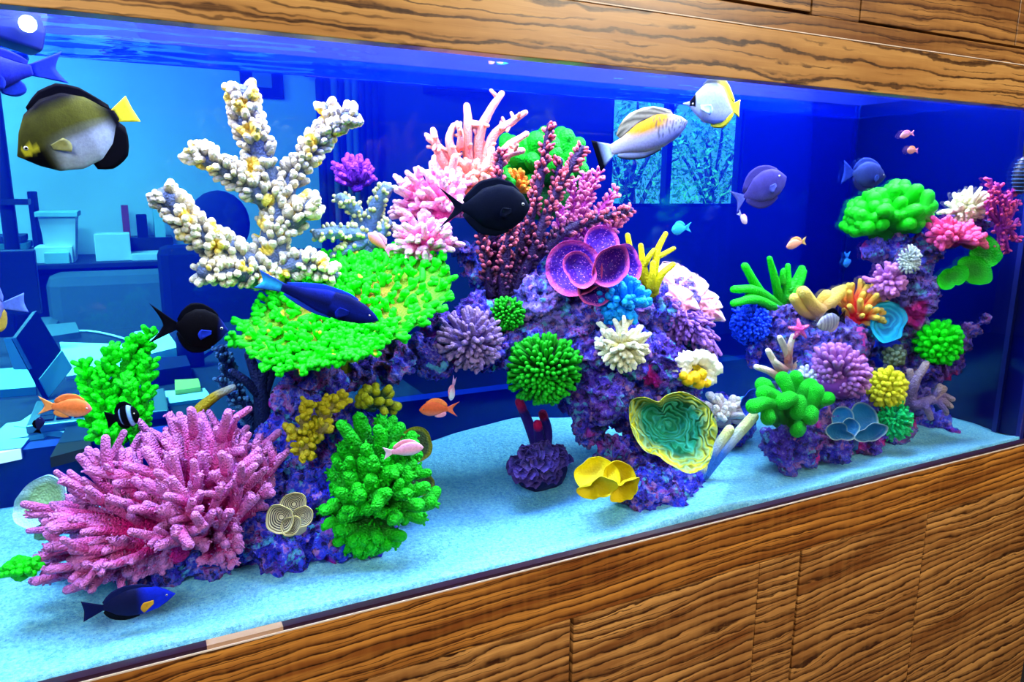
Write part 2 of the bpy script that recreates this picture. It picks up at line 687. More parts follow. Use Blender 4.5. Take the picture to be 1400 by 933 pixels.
# far wall of the office, with the window opening left free
WX0, WX1 = at(836, 200, 4.6)[0], at(1017, 200, 4.6)[0]
WZ0, WZ1 = at(925, 283, 4.6)[2], at(925, 108, 4.6)[2]
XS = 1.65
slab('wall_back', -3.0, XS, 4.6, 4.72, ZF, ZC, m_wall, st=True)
slab('wall_back', XS, WX0, 4.6, 4.72, ZF, ZC, m_dim, st=True)  # same wall, darker paint for the light falling off to the right
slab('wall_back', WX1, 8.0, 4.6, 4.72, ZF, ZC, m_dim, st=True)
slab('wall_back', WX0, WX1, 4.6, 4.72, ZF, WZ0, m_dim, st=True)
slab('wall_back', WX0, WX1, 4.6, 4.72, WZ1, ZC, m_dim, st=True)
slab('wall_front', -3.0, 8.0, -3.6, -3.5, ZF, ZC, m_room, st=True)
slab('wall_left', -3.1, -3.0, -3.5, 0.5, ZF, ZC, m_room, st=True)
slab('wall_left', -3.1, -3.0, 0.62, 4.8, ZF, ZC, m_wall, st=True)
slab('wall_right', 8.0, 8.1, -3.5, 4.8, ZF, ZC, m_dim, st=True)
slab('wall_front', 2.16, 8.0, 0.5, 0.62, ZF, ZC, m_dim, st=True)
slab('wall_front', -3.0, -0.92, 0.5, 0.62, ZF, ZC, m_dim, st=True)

# ------------------------------------------------------------------ cabinet of figured veneer
D1, D2 = srgb(46, 20, 8), srgb(58, 30, 14)
m_up = wood_mat('pale_olive_veneer', 27, srgb(186, 140, 78), srgb(152, 104, 52), srgb(54, 30, 14), seed=1.3, wig=0.8, width=0.4, dense=0.35)
m_up2 = wood_mat('olive_veneer_dense', 52, srgb(172, 124, 66), srgb(112, 70, 34), D2, seed=4.1, wig=0.9, width=0.6, dense=0.6)
m_low = wood_mat('zebrano_veneer', 60, srgb(222, 152, 66), srgb(128, 70, 26), D1, tilt=0.03, seed=2.2, wig=0.9, width=0.7, dense=0.8)
m_dr = [wood_mat('zebrano_door_veneer', 52, srgb(216, 158, 86), srgb(130, 76, 32), D1, tilt=0.05, seed=s_, wig=1.15, width=0.75, dense=0.95) for s_ in (0.4, 3.3, 5.7)]
m_gap = plain('shadow_gap', (0.012, 0.008, 0.006), 0.9, 0.05)
m_hood = plain('hood_lining', (0.0015, 0.012, 0.26), 0.6, 0.2)
m_pale = plain('pale_edge_lipping', srgb(214, 196, 180), 0.4, 0.3)

lc = thing('aquarium_cabinet', 'figured zebra-grain wooden cabinet below the aquarium glass', 'cabinet', (0.7, 0.3, ZF))
slab('carcass', -0.9, 2.12, 0.012, 0.62, ZF, -0.64, m_gap, lc)
slab('fascia', -0.9, 2.125, -0.022, 0.012, -0.7265, -0.6125, m_low, lc, 0.0015)
slab('edge_lipping', -0.9, 2.125, -0.0235, -0.0215, -0.6135, -0.6112, m_pale, lc, label='thin pale edge strip')
slab('end_panel', 2.085, 2.125, 0.012, 0.62, ZF, -0.64, m_dr[2], lc)
for i, (x0, x1) in enumerate([(-0.9, 0.072), (0.077, 0.6235), (0.6305, 1.068), (1.0698, 1.1825), (1.1885, 1.598), (1.6, 2.125)]):
    slab('door', x0, x1, -0.020, 0.004, ZF + 0.06, -0.7295, m_dr[i % 3], lc, 0.0012)
slab('plinth', -0.9, 2.12, 0.02, 0.06, ZF, ZF + 0.06, m_gap, lc)

uc = thing('hood_cabinet', 'pale figured wooden hood cabinet above the aquarium glass', 'cabinet', (0.7, 0.3, GZ1))
slab('fascia', -0.9, 2.125, -0.024, 0.006, GZ1, 0.2705, m_up, uc, 0.0015)
slab('edge_lipping', -0.9, 2.125, -0.0255, 0.004, 0.2705, 0.2722, m_pale, uc)
slab('rail', -0.9, 2.125, -0.018, 0.006, 0.2722, 0.304, m_up2, uc, 0.001)
slab('panel', 1.0855, 1.2055, -0.018, 0.006, 0.304, 0.95, m_up2, uc, 0.001)
for i, (x0, x1) in enumerate([(-0.9, -0.2), (-0.196, 0.44), (0.444, 1.0815), (1.2095, 1.687), (1.690, 2.125)]):
    slab('door', x0, x1, -0.018, 0.004, 0.3085, 0.95, m_up2, uc, 0.001)
slab('inner_lining', -0.9, 2.12, 0.006, 0.012, 0.2, 0.95, m_hood, uc)
slab('hood_back', -0.9, 2.12, 0.60, 0.62, WZ + 0.004, 0.95, m_hood, uc)
slab('hood_side', 2.08, 2.12, 0.012, 0.60, 0.2, 0.95, m_hood, uc)
slab('hood_side', -0.9, -0.86, 0.012, 0.60, 0.2, 0.95, m_hood, uc)
slab('hood_top', -0.9, 2.12, -0.018, 0.62, 0.95, 0.97, m_hood, uc)
slab('stile', 2.01, 2.125, -0.022, 0.012, -0.6105, GZ1, m_up2, uc)
slab('stile', -0.9, -0.64, -0.022, 0.012, -0.6105, GZ1, m_up2, uc)
slab('side_panel', 2.085, 2.125, 0.012, 0.62, -0.61, 0.2, m_up2, uc)
slab('side_panel', -0.9, -0.86, 0.012, 0.62, -0.61, 0.2, m_up2, uc)

# ------------------------------------------------------------------ the glass tank
def glass_mat(name, tint, gloss, diff=None, dfac=0.0, rough=0.0):
    k = NT(name)
    tr = k.n('ShaderNodeBsdfTransparent')
    tr.inputs[0].default_value = (*tint, 1)
    gl = k.n('ShaderNodeBsdfGlossy')
    gl.inputs['Roughness'].default_value = rough
    fr = k.n('ShaderNodeFresnel')
    fr.inputs[0].default_value = 1.33
    mx = k.n('ShaderNodeMixShader')
    k.l(k.math('MULTIPLY', fr.outputs[0], gloss), mx.inputs[0])
    k.l(tr.outputs[0], mx.inputs[1])
    k.l(gl.outputs[0], mx.inputs[2])
    res = mx.outputs[0]
    if diff:
        df = k.n('ShaderNodeBsdfDiffuse')
        df.inputs[0].default_value = (*diff, 1)
        m2 = k.n('ShaderNodeMixShader')
        m2.inputs[0].default_value = dfac
        k.l(res, m2.inputs[1])
        k.l(df.outputs[0], m2.inputs[2])
        res = m2.outputs[0]
    k.l(res, k.out.inputs['Surface'])
    return k.m


m_glass = glass_mat('clear_glass', (0.99, 1.0, 1.0), 0.4)
m_back = glass_mat('blue_haze_glass', (0.32, 0.80, 0.84), 1.2, (0.0, 0.012, 0.85), 0.09)  # diffuse blue stands in for light scattered in the water
k_ = NT('navy_side_pane')
k_.b.inputs['Base Color'].default_value = (0.0, 0.002, 0.085, 1)
k_.b.inputs['Roughness'].default_value = 0.12
k_.b.inputs['Specular IOR Level'].default_value = 0.35
m_side = k_.m
m_rim = plain('dark_maroon_silicone', srgb(44, 18, 40), 0.35, 0.4)
m_seal = plain('blue_seam_silicone', srgb(20, 30, 120), 0.4, 0.4)

tank = thing('aquarium', 'long glass aquarium tank full of corals set into the wooden cabinet', 'aquarium', (0.7, 0.3, -0.64))
slab('front_pane', TX0, TX1, -0.006, 0.0, -0.61, 0.26, m_glass, tank, label='clear front glass')
slab('back_pane', TX0, TX1, TD, TD + 0.006, -0.61, 0.26, m_back, tank, label='blue tinted rear glass, haze of the water in its colour')
slab('side_pane', TX1, TX1 + 0.008, 0, TD, -0.61, 0.26, m_side, tank)
slab('side_pane', TX0 - 0.008, TX0, 0, TD, -0.61, 0.26, m_side, tank)
slab('base_pane', TX0, TX1, 0, TD, -0.64, -0.632, m_side, tank)
slab('rim_strip', TX0, TX1 + 0.02, -0.0212, -0.0062, -0.6122, -0.606, m_rim, tank, label='dark maroon silicone strip')
slab('rim_patch', 0.045, 0.145, -0.0214, -0.0064, -0.612, -0.6056, plain('tan_patch', srgb(176, 140, 112), 0.5), tank, label='beige patch on the strip')  # beige stretch on the rim strip
slab('rear_rim', TX0, TX1, TD + 0.006, TD + 0.05, -0.64, -0.485, plain('navy_rear_rim', (0.004, 0.012, 0.32), 0.5), tank)
slab('corner_seal', TX1 - 0.012, TX1, 0.0, 0.012, -0.61, 0.26, m_seal, tank)
slab('corner_seal', TX1 - 0.012, TX1, 0.06, 0.072, -0.61, 0.26, m_seal, tank)

# ------------------------------------------------------------------ sand
def sand_z(x, y):
    p = Vector((x * 2.3, y * 3.1, 0.3))
    z = -0.606 + 0.012 * noise.noise(p) + 0.006 * noise.noise(p * 3.7)
    z += 0.022 * max(0.0, min(1.0, (y - 0.1) / 0.4)) * (0.6 + 0.8 * noise.noise(Vector((x * 1.7, 5.2, y))))
    z += 0.035 * math.exp(-((x - 0.80) / 0.16) ** 2 - ((y - 0.5) / 0.16) ** 2)
    z += 0.04 * math.exp(-((x - 1.72) / 0.10) ** 2 - ((y - 0.22) / 0.10) ** 2)
    z += 0.006 * max(0.0, 1 - y / 0.05)
    return z


def sand():
    k = NT('reef_sand')
    v = k.obj()
    c = k.mix(k.rng(k.noise(v, 150, 4, 0.85), 0.34, 0.62), (0.10, 0.48, 0.82), (0.36, 0.88, 1.0))
    c = k.mix(k.rng(k.noise(v, 170, 3, 0.8), 0.60, 0.68, 0, 0.7), c, (0.06, 0.26, 0.48))
    k.l(c, k.b.inputs['Base Color'])
    k.b.inputs['Roughness'].default_value = 0.9
    k.b.inputs['Specular IOR Level'].default_value = 0.1
    h = k.math('ADD', k.noise(v, 260, 3, 0.8), k.math('MULTIPLY', k.noise(v, 30, 4), 2.5))
    k.bump(h, 0.8, 0.008)
    nx, ny = 190, 60
    xs, ys = np.linspace(TX0 + 0.002, TX1 - 0.002, nx), np.linspace(0.0015, TD - 0.002, ny)
    V = [(x, y, sand_z(x, y)) for y in ys for x in xs]
    Fc = [(j * nx + i, j * nx + i + 1, (j + 1) * nx + i + 1, (j + 1) * nx + i) for j in range(ny - 1) for i in range(nx - 1)]
    nb = len(V)
    rim = [i for i in range(nx)] + [j * nx + nx - 1 for j in range(1, ny)] + [(ny - 1) * nx + i for i in range(nx - 2, -1, -1)] + [j * nx for j in range(ny - 2, 0, -1)]
    for i in rim:
        V.append((V[i][0], V[i][1], -0.631))
    for q in range(len(rim)):
        q2 = (q + 1) % len(rim)
        Fc.append((rim[q], nb + q, nb + q2, rim[q2]))
    Fc.append(tuple(nb + q for q in range(len(rim) - 1, -1, -1)))
    o = MB().add(V, Fc).build('sand_bed', k.m)
    tag(o, 'pale cyan coral sand covering the aquarium floor', 'sand', kind='stuff')


sand()


# ------------------------------------------------------------------ water
def water():
    k = NT('aquarium_water')
    ge = k.n('ShaderNodeNewGeometry')
    sp = k.n('ShaderNodeSeparateXYZ')
    k.l(ge.outputs['True Normal'], sp.inputs[0])
    top = k.rng(k.math('ABSOLUTE', sp.outputs[2]), 0.6, 0.8)
    ps = k.n('ShaderNodeSeparateXYZ')
    k.l(ge.outputs['Position'], ps.inputs[0])
    top = k.math('MULTIPLY', top, k.math('GREATER_THAN', ps.outputs[2], 0.0))
    tr = k.n('ShaderNodeBsdfTransparent')
    gl = k.n('ShaderNodeBsdfGlossy')
    gl.inputs['Roughness'].default_value = 0.04
    gl.inputs['Color'].default_value = (0.85, 0.93, 1, 1)
    mx = k.n('ShaderNodeMixShader')
    k.l(k.math('MULTIPLY', top, 0.55), mx.inputs[0])
    k.l(tr.outputs[0], mx.inputs[1])
    k.l(gl.outputs[0], mx.inputs[2])
    k.l(mx.outputs[0], k.out.inputs['Surface'])
    va = k.n('ShaderNodeVolumeAbsorption')
    va.inputs['Color'].default_value = (0.18, 0.74, 1.0, 1)
    va.inputs['Density'].default_value = 0.75
    k.l(va.outputs[0], k.out.inputs['Volume'])
    nx, ny = 150, 50
    e = 0.0012
    xs, ys = np.linspace(TX0 + e, TX1 - e, nx), np.linspace(e, TD - e, ny)
    V = []
    for y in ys:
        for x in xs:
            z = WZ + 0.003 * noise.noise(Vector((x * 9, y * 26, 0))) + 0.0009 * noise.noise(Vector((x * 25, y * 60, 3)))
            V.append((x, y, z))
    Fc = [(j * nx + i, j * nx + i + 1, (j + 1) * nx + i + 1, (j + 1) * nx + i) for j in range(ny - 1) for i in range(nx - 1)]
    nb = len(V)
    rim = [i for i in range(nx)] + [j * nx + nx - 1 for j in range(1, ny)] + [(ny - 1) * nx + i for i in range(nx - 2, -1, -1)] + [j * nx for j in range(ny - 2, 0, -1)]
    for i in rim:
        V.append((V[i][0], V[i][1], -0.6305))
    for q in range(len(rim)):
        q2 = (q + 1) % len(rim)
        Fc.append((rim[q], nb + q, nb + q2, rim[q2]))
    Fc.append(tuple(nb + q for q in range(len(rim) - 1, -1, -1)))
    o = MB().add(V, Fc).build('aquarium_water', k.m)
    tag(o, 'clear blue water filling the aquarium with rippled surface at top', 'water', kind='stuff')


water()

# ------------------------------------------------------------------ lamps over the tank
m_lampbody = plain('navy_lamp_housing', (0.01, 0.02, 0.16), 0.4, 0.4)
m_lens = plain('lit_lamp_lens', (0.75, 0.9, 1.0), 0.3, 0.3, emit=9.0)
for i, x in enumerate(LED_X):
    t_ = thing('reef_lamp', 'dark flat reef lamp panel in the hood, ' + ['leftmost', 'second from the left', 'third from the left', 'third from the right', 'second from the right', 'rightmost'][i], 'lamp', (x, 0.19, 0.5), 'reef lamps in the hood')
    slab('housing', x - 0.17, x + 0.17, 0.03, 0.35, 0.5, 0.53, m_lampbody, t_, 0.005)
    for dx in (-0.1, 0.1):
        tube(MB(), np.array([(x + dx, 0.19, 0.53), (x + dx, 0.19, 0.95)]), 0.003, 0.003, 6).build('hanger', m_lampbody, t_)
t_ = thing('blue_fill_bar', 'slim added bar for the blue fill light in the hood', 'lamp', (0.75, 0.04, 0.42))  # invented housing for the blue fill
slab('housing', -0.5, 2.0, 0.014, 0.046, 0.415, 0.44, m_lampbody, t_, 0.003)
slab('bracket', 0.2, 0.22, 0.012, 0.03, 0.42, 0.46, m_lampbody, t_)
c_ = at(36, 46, 0.34)
t_ = thing('spot_lamp', 'small dark blue spot lamp with glowing white lens at the water surface', 'lamp', c_)
box(MB(), -0.10, 0.03, -0.03, 0.03, -0.035, 0.035, 0.006, ax=[nrm(np.array([1, 0.3, -0.25])), nrm(np.array([-0.3, 1, 0])), nrm(np.array([0.25, 0, 1]))], org=c_ + np.array([-0.01, 0.03, 0.018])).build('housing', m_lampbody, t_)
blob(MB(), c_ + np.array([0.004, -0.01, 0.012]), 0.012, 2).build('lens', m_lens, t_)
tube(MB(), np.array([c_ + np.array([-0.02, 0.05, 0.04]), c_ + np.array([-0.02, 0.05, 0.68])]), 0.004, 0.004, 6).build('hanger', m_lampbody, t_)


# ------------------------------------------------------------------ live rock
def live_rock(label, blobs, mat, vox=0.0045, amp=1.0, seed=0):
    mb = MB()
    lo = 1e9
    for (px, py, y, r) in blobs:
        c = at(px, py, y)
        rr = 0.92 * r * mpp(c)
        blob(mb, c, (rr, rr * 0.85, rr), 2, 0.35, 2.2)
    o = mb.build('live_rock', mat)
    md = o.modifiers.new('r', 'REMESH')
    md.mode = 'VOXEL'
    md.voxel_size = vox
    dg = bpy.context.evaluated_depsgraph_get()
    ev = o.evaluated_get(dg)
    me = bpy.data.meshes.new_from_object(ev)
    o.modifiers.clear()
    old = o.data
    o.data = me
    bpy.data.meshes.remove(old)
    n = len(me.vertices)
    co = np.zeros(n * 3)
    no = np.zeros(n * 3)
    me.vertices.foreach_get('co', co)
    me.vertices.foreach_get('normal', no)
    co, no = co.reshape(-1, 3), no.reshape(-1, 3)
    S = Vector((seed * 1.7, seed * 0.3, seed))
    d = np.zeros(n)
    for i in range(n):
        p = Vector(co[i])
        d[i] = (0.022 * noise.noise(p * 15 + S) + 0.026 * (0.32 - abs(noise.noise(p * 36 + S))) - 0.003
                + 0.016 * (0.3 - abs(noise.noise(p * 80 + S))) + 0.006 * noise.noise(p * 140 + S))
    co = co + no * (d * amp)[:, None]
    co[:, 1] = np.clip(co[:, 1], 0.006, TD - 0.006)
    co[:, 0] = np.clip(co[:, 0], TX0 + 0.01, TX1 - 0.01)
    c0 = co.mean(0)
    c0[2] = co[:, 2].min()
    me.vertices.foreach_set('co', (co - c0).ravel())
    me.polygons.foreach_set('use_smooth', [True] * len(me.polygons))
    me.materials.clear()
    me.materials.append(mat)
    me.update()
    o.location = Vector(c0)
    tag(o, label, 'rock')
    return o


R1 = rock_mat('blue_violet_rock', srgb(36, 66, 235), 0.0)
R2 = rock_mat('purple_rock', srgb(96, 60, 170), 3.0)
R3 = rock_mat('lilac_grey_rock', srgb(158, 134, 220), 7.0)
live_rock('knobbly blue violet rock mound under the large pink coral', [
    (300, 752, .20, 62), (225, 770, .20, 45), (385, 735, .17, 62), (455, 735, .15, 42), (508, 742, .12, 26), (345, 690, .25, 62),
    (180, 770, .24, 30), (440, 690, .2, 50), (500, 700, .2, 45)], R1, seed=1)
live_rock('upright blue rock column carrying the neon green table coral', [
    (420, 650, .27, 50), (400, 600, .30, 48), (412, 548, .29, 44), (430, 505, .28, 40), (470, 590, .28, 45), (490, 650, .25, 45), (350, 640, .34, 40),
    (370, 600, .35, 30)], R1, seed=2)
live_rock('purple grey rock arch spanning from the table coral to the centre', [
    (440, 505, .27, 30), (490, 500, .28, 32), (540, 494, .28, 32), (590, 482, .28, 32), (635, 470, .28, 36), (675, 478, .27, 34),
    (600, 450, .3, 28), (655, 430, .3, 30), (654, 407, .3, 14), (710, 470, .28, 38)], R2, seed=3)
live_rock('pale lilac rock peak below the purple cup coral', [
    (738, 420, .28, 46), (770, 395, .29, 42), (735, 385, .31, 34), (715, 425, .29, 30), (800, 420, .27, 45), (850, 415, .27, 40), (890, 430, .28, 40), (925, 420, .3, 36),
    (800, 400, .32, 30), (760, 455, .27, 42), (940, 460, .28, 30), (640, 345, .36, 22), (652, 375, .36, 22), (672, 405, .35, 26), (700, 405, .34, 26)], R3, seed=4)
live_rock('blue purple rock column in the centre behind the yellow-rimmed plate coral', [
    (800, 480, .23, 42), (850, 480, .22, 45), (905, 500, .22, 44), (788, 540, .24, 28), (825, 540, .2, 42), (870, 560, .24, 45), (925, 560, .25, 42),
    (805, 590, .22, 26), (838, 615, .2, 28), (890, 620, .21, 46), (930, 520, .24, 36)], R2, seed=5)
live_rock('blue rock foot touching the front glass below the plate coral', [
    (895, 662, .13, 34), (925, 672, .11, 30), (880, 685, .09, 30), (915, 690, .07, 28), (815, 660, .2, 18), (845, 655, .17, 26), (945, 660, .12, 16)], R1, seed=6)
live_rock('small smooth blue boulder between the centre and right rocks', [(1003, 595, .26, 22), (1015, 585, .28, 20), (990, 580, .3, 22), (985, 552, .3, 18)], R1, amp=0.4, seed=7)
live_rock('purple pink rock base under the round green lobed coral', [
    (1065, 612, .10, 26), (1100, 612, .09, 32), (1140, 606, .10, 32), (1185, 600, .10, 28), (1225, 590, .12, 22), (1120, 570, .14, 38), (1180, 565, .14, 36), (1080, 635, .08, 15), (1215, 570, .15, 24)], R2, seed=8)
live_rock('speckled blue rock ridge carrying the pink starfish', [
    (1075, 470, .25, 26), (1100, 462, .24, 30), (1135, 465, .22, 32), (1165, 462, .2, 30), (1062, 440, .27, 22), (1185, 470, .2, 22), (1120, 500, .2, 34), (1165, 520, .19, 38), (1085, 430, .27, 18), (1080, 535, .2, 30)], R3, seed=9)
live_rock('dark blue rock stub below the deep blue bushy coral', [(1030, 478, .27, 16), (1028, 492, .27, 11), (1038, 462, .27, 14)], R1, amp=0.6, seed=10)
live_rock('tall lilac rock tower at the right end of the tank', [
    (1226, 520, .15, 24), (1225, 480, .17, 26), (1235, 440, .17, 30), (1252, 405, .14, 30), (1240, 370, .16, 32), (1225, 345, .19, 26), (1200, 345, .2, 18),
    (1265, 345, .15, 28), (1290, 328, .14, 22), (1318, 310, .125, 18), (1215, 420, .19, 18), (1250, 545, .16, 24), (1340, 302, .11, 14)], R3, seed=11)
live_rock('purple rock ledge jutting right beside the green finger coral', [
    (1262, 500, .13, 28), (1290, 492, .11, 26), (1312, 470, .10, 20), (1330, 450, .085, 14), (1344, 437, .075, 8), (1285, 465, .12, 20), (1240, 520, .14, 22)], R2, seed=12)
live_rock('low dull blue rubble mound at the foot of the tower', [(1262, 575, .17, 22), (1285, 582, .15, 18), (1240, 580, .17, 16), (1300, 590, .12, 9)], R1, amp=0.7, seed=13)

# ------------------------------------------------------------------ corals
def coral(name, label, px, py, y):
    return thing(name, label, 'coral', at(px, py, y))


def C8(*a, **k):
    return coral_mat(*a, **k)


NEON, NEON2 = (0.01, 0.62, 0.012), (0.10, 0.95, 0.04)

# --- large pink bush, front left
m = C8('pink_coral_skin', (0.58, 0.04, 0.20), (0.58, 0.22, 0.48), 0.35, 1.0, bump=0.9, bscale=330, var=0.2)
t_ = coral('branching_coral', 'large pink branching coral bush at the left front', 275, 755, .16)
dome(t_, m, (288, 738, .17), [(352, 690), (395, 632), (372, 588), (322, 553), (288, 551), (245, 556), (206, 555), (130, 594)], 62, (9, 5.8), .2, (.70, .95), (-38, 72), .6, 3, .28, seed=1, jit=.1, core=.22, nubs=22, nubr=1.7)
dome(t_, m, (232, 742, .15), [(150, 600), (85, 612), (42, 662), (24, 712), (32, 746), (52, 764), (88, 790), (128, 796), (190, 786), (232, 776)], 66, (9, 5.8), .2, (.66, .90), (-30, 78), .45, 3, .28, seed=2, jit=.1, core=.2, nubs=22, nubr=1.7)
dome(t_, m, (300, 745, .13), [(352, 700), (330, 716), (285, 765), (250, 765)], 10, (8, 5.5), .3, (.8, 1.0), (10, 60), .7, 2, .3, seed=3, jit=.1, nubs=20, nubr=1.7)

# --- neon green fern-like colony behind
m = C8('neon_green_skin', (0.006, 0.33, 0.012), NEON2, 0.25, .8, var=.35)
t_ = coral('knobby_coral', 'upright neon green knobby coral behind the pink bush', 160, 600, .33)
rg = np.random.default_rng(5)
s_ = mpp(at(160, 520, .33))
for pts, r0 in [([(168, 605, .33), (160, 540, .33), (190, 462, .32)], 8), ([(150, 600, .34), (130, 540, .34), (112, 500, .35)], 7),
                ([(190, 600, .32), (196, 550, .31), (204, 492, .31)], 8), ([(150, 590, .33), (140, 530, .33), (152, 478, .33)], 7),
                ([(180, 520, .33), (192, 485, .33), (206, 455, .32)], 5), ([(140, 600, .36), (120, 570, .36), (114, 545, .36)], 6),
                ([(185, 610, .3), (180, 560, .3), (172, 520, .3)], 7), ([(170, 620, .31), (150, 600, .3), (130, 590, .3)], 7)]:
    mb = MB()
    knobby(mb, path3(pts), r0, r0 * .6, rg, 0.55, 10, 4.2, s_)
    mb.build('branch', m, t_)

# --- white and yellow tall staghorn
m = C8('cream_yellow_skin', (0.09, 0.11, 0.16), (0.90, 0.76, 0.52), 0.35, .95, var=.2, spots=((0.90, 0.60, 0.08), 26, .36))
t_ = coral('staghorn_coral', 'tall cream and yellow knobby staghorn coral at upper left', 375, 385, .34)
rg = np.random.default_rng(8)
s_ = mpp(at(375, 300, .34))
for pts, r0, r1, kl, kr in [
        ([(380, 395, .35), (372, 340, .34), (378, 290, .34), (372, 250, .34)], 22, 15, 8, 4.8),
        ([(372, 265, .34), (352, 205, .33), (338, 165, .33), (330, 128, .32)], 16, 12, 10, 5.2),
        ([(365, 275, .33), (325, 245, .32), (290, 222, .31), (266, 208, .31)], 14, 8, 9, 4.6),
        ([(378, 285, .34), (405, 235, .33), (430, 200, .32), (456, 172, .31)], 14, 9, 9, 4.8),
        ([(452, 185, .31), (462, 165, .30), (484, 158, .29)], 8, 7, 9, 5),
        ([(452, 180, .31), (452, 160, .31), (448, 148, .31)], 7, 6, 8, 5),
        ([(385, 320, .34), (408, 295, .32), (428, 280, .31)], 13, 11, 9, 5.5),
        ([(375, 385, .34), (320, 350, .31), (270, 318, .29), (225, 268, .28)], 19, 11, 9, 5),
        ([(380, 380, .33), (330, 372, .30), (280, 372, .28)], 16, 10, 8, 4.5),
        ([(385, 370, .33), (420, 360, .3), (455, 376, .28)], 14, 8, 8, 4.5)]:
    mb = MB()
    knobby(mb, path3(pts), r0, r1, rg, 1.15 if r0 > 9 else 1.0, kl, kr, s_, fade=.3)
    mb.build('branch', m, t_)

# --- folded cream plates right of it
m = C8('cream_plate_skin', (0.14, 0.20, 0.30), (0.74, 0.68, 0.34), 0.3, 1.0, var=.3, bscale=180)
t_ = coral('plate_coral', 'pale cream folded plate coral left of the pink coral heads', 495, 330, .4)
rg = np.random.default_rng(9)
s_ = mpp(at(500, 300, .38))
for pts, r0, r1 in [([(500, 335, .4), (490, 295, .39), (466, 272, .37)], 11, 8), ([(500, 335, .4), (512, 290, .38), (528, 258, .36)], 14, 9),
                    ([(505, 325, .38), (470, 318, .36), (434, 320, .35)], 12, 7), ([(500, 330, .37), (480, 340, .36), (455, 350, .36)], 9, 5), ([(500, 340, .4), (515, 330, .35), (530, 305, .34)], 9, 6)]:
    mb = MB()
    knobby(mb, path3(pts), r0, r1, rg, .55, 4, 3, s_)
    mb.build('branch', m, t_)
blob(MB(), at(500, 345, .4), .045, 2, .3).build('base', m, t_)

# --- pink and white heads
m = C8('pale_pink_skin', (0.90, 0.12, 0.38), (0.92, 0.50, 0.62), 0.25, .95, var=.05)
t_ = coral('branching_coral', 'upper pale pink and white finger coral head', 598, 292, .34)
dome(t_, m, (600, 286, .35), [(640, 298), (642, 262), (630, 228), (600, 222), (570, 225), (545, 250), (536, 285), (550, 300)], 60, (6.5, 3.6), .25, (.75, 1), (-40, 80), .75, 2, .32, seed=11, core=.4)
t_ = coral('branching_coral', 'lower pale pink finger coral head above the table coral', 580, 352, .3)
dome(t_, m, (580, 336, .31), [(624, 345), (622, 318), (600, 296), (575, 288), (548, 296), (532, 322), (534, 345), (555, 360), (600, 360)], 56, (6.5, 3.6), .25, (.75, 1), (-40, 80), .75, 2, .32, seed=12, core=.42)

# --- peach staghorn
m = C8('peach_skin', (0.72, 0.22, 0.18), (0.85, 0.44, 0.34), 0.1, .9, var=.1, bscale=420)
t_ = coral('staghorn_coral', 'peach staghorn coral with long upright fingers at top centre', 655, 262, .37)
s_ = mpp(at(655, 200, .37))
rg = np.random.default_rng(13)
for pts, r0, r1 in [([(655, 258, .38), (640, 215, .37), (640, 170, .36), (638, 145, .36)], 9, 4.5), ([(658, 255, .37), (655, 190, .36), (668, 155, .35), (686, 128, .34)], 9, 4),
                    ([(660, 250, .36), (672, 190, .35), (698, 168, .34), (718, 154, .33)], 8, 4), ([(660, 255, .36), (690, 205, .34), (720, 183, .33)], 8, 4),
                    ([(650, 255, .37), (622, 215, .36), (614, 190, .36), (620, 172, .36)], 8, 4), ([(645, 258, .38), (608, 225, .37), (596, 195, .37), (592, 178, .37)], 8, 4),
                    ([(620, 225, .37), (605, 205, .37), (586, 190, .37)], 6, 4), ([(660, 260, .35), (690, 215, .33), (714, 206, .32)], 8, 4.5), ([(628, 205, .36), (630, 185, .35), (626, 170, .35)], 5, 3.5),
                    ([(640, 262, .36), (618, 245, .35), (622, 215, .33)], 8, 5), ([(665, 265, .36), (668, 240, .34), (672, 205, .33)], 8, 5)]:
    mb = MB()
    P = path3(pts)
    tube(mb, smooth(P, 4), r0 * s_, r1 * s_, 8, .1, 1, rg, .08)
    for q in range(7):
        u = rg.uniform(.3, .95)
        b = smooth(P, 4)
        b = b[int(u * (len(b) - 1))]
        d = nrm(rg.normal(0, 1, 3) + .6 * UP)
        tube(mb, np.array([b, b + d * (r0 + 5) * s_]), 3.2 * s_, 2.4 * s_, 6, .5, 1)
    mb.build('branch', m, t_)
dome(t_, m, (645, 256, .36), [(690, 250), (680, 225), (640, 215), (605, 225), (590, 250)], 24, (6, 4), .3, (.7, 1), (-10, 80), .8, 1, .3, seed=14, core=.45)

# --- bright green round coral and orange coral behind
m = C8('spring_green_skin', (0.003, 0.16, 0.04), (0.01, 0.42, 0.08), .2, 1, bscale=200)
t_ = coral('lobed_coral', 'bright green lobed coral behind the crimson branches', 745, 268, .43)
dome(t_, m, (742, 262, .44), [(800, 245), (798, 205), (775, 178), (750, 170), (715, 180), (690, 200), (680, 235)], 30, (11, 11), .3, (.8, 1), (-40, 70), .7, 1, .25, seed=15, core=.5, sides=9, name='lobe')
t_ = coral('lobed_coral', 'green crust coral under the peach staghorn', 672, 262, .40)
dome(t_, m, (672, 250, .40), [(700, 262), (690, 232), (668, 226), (652, 240), (650, 262)], 14, (9, 8), .3, (.8, 1), (-10, 70), .7, 0, .25, seed=16, core=.5, name='lobe')
m = C8('orange_skin', (0.75, 0.16, 0.06), (0.95, 0.34, 0.12), .2, .9)
t_ = coral('finger_coral', 'small orange finger coral behind the black fish', 706, 262, .39)
dome(t_, m, (704, 258, .39), [(726, 264), (722, 244), (704, 230), (690, 238), (684, 256)], 22, (4.5, 3.5), .25, (.8, 1), (-10, 75), .8, 0, seed=17, core=.5)

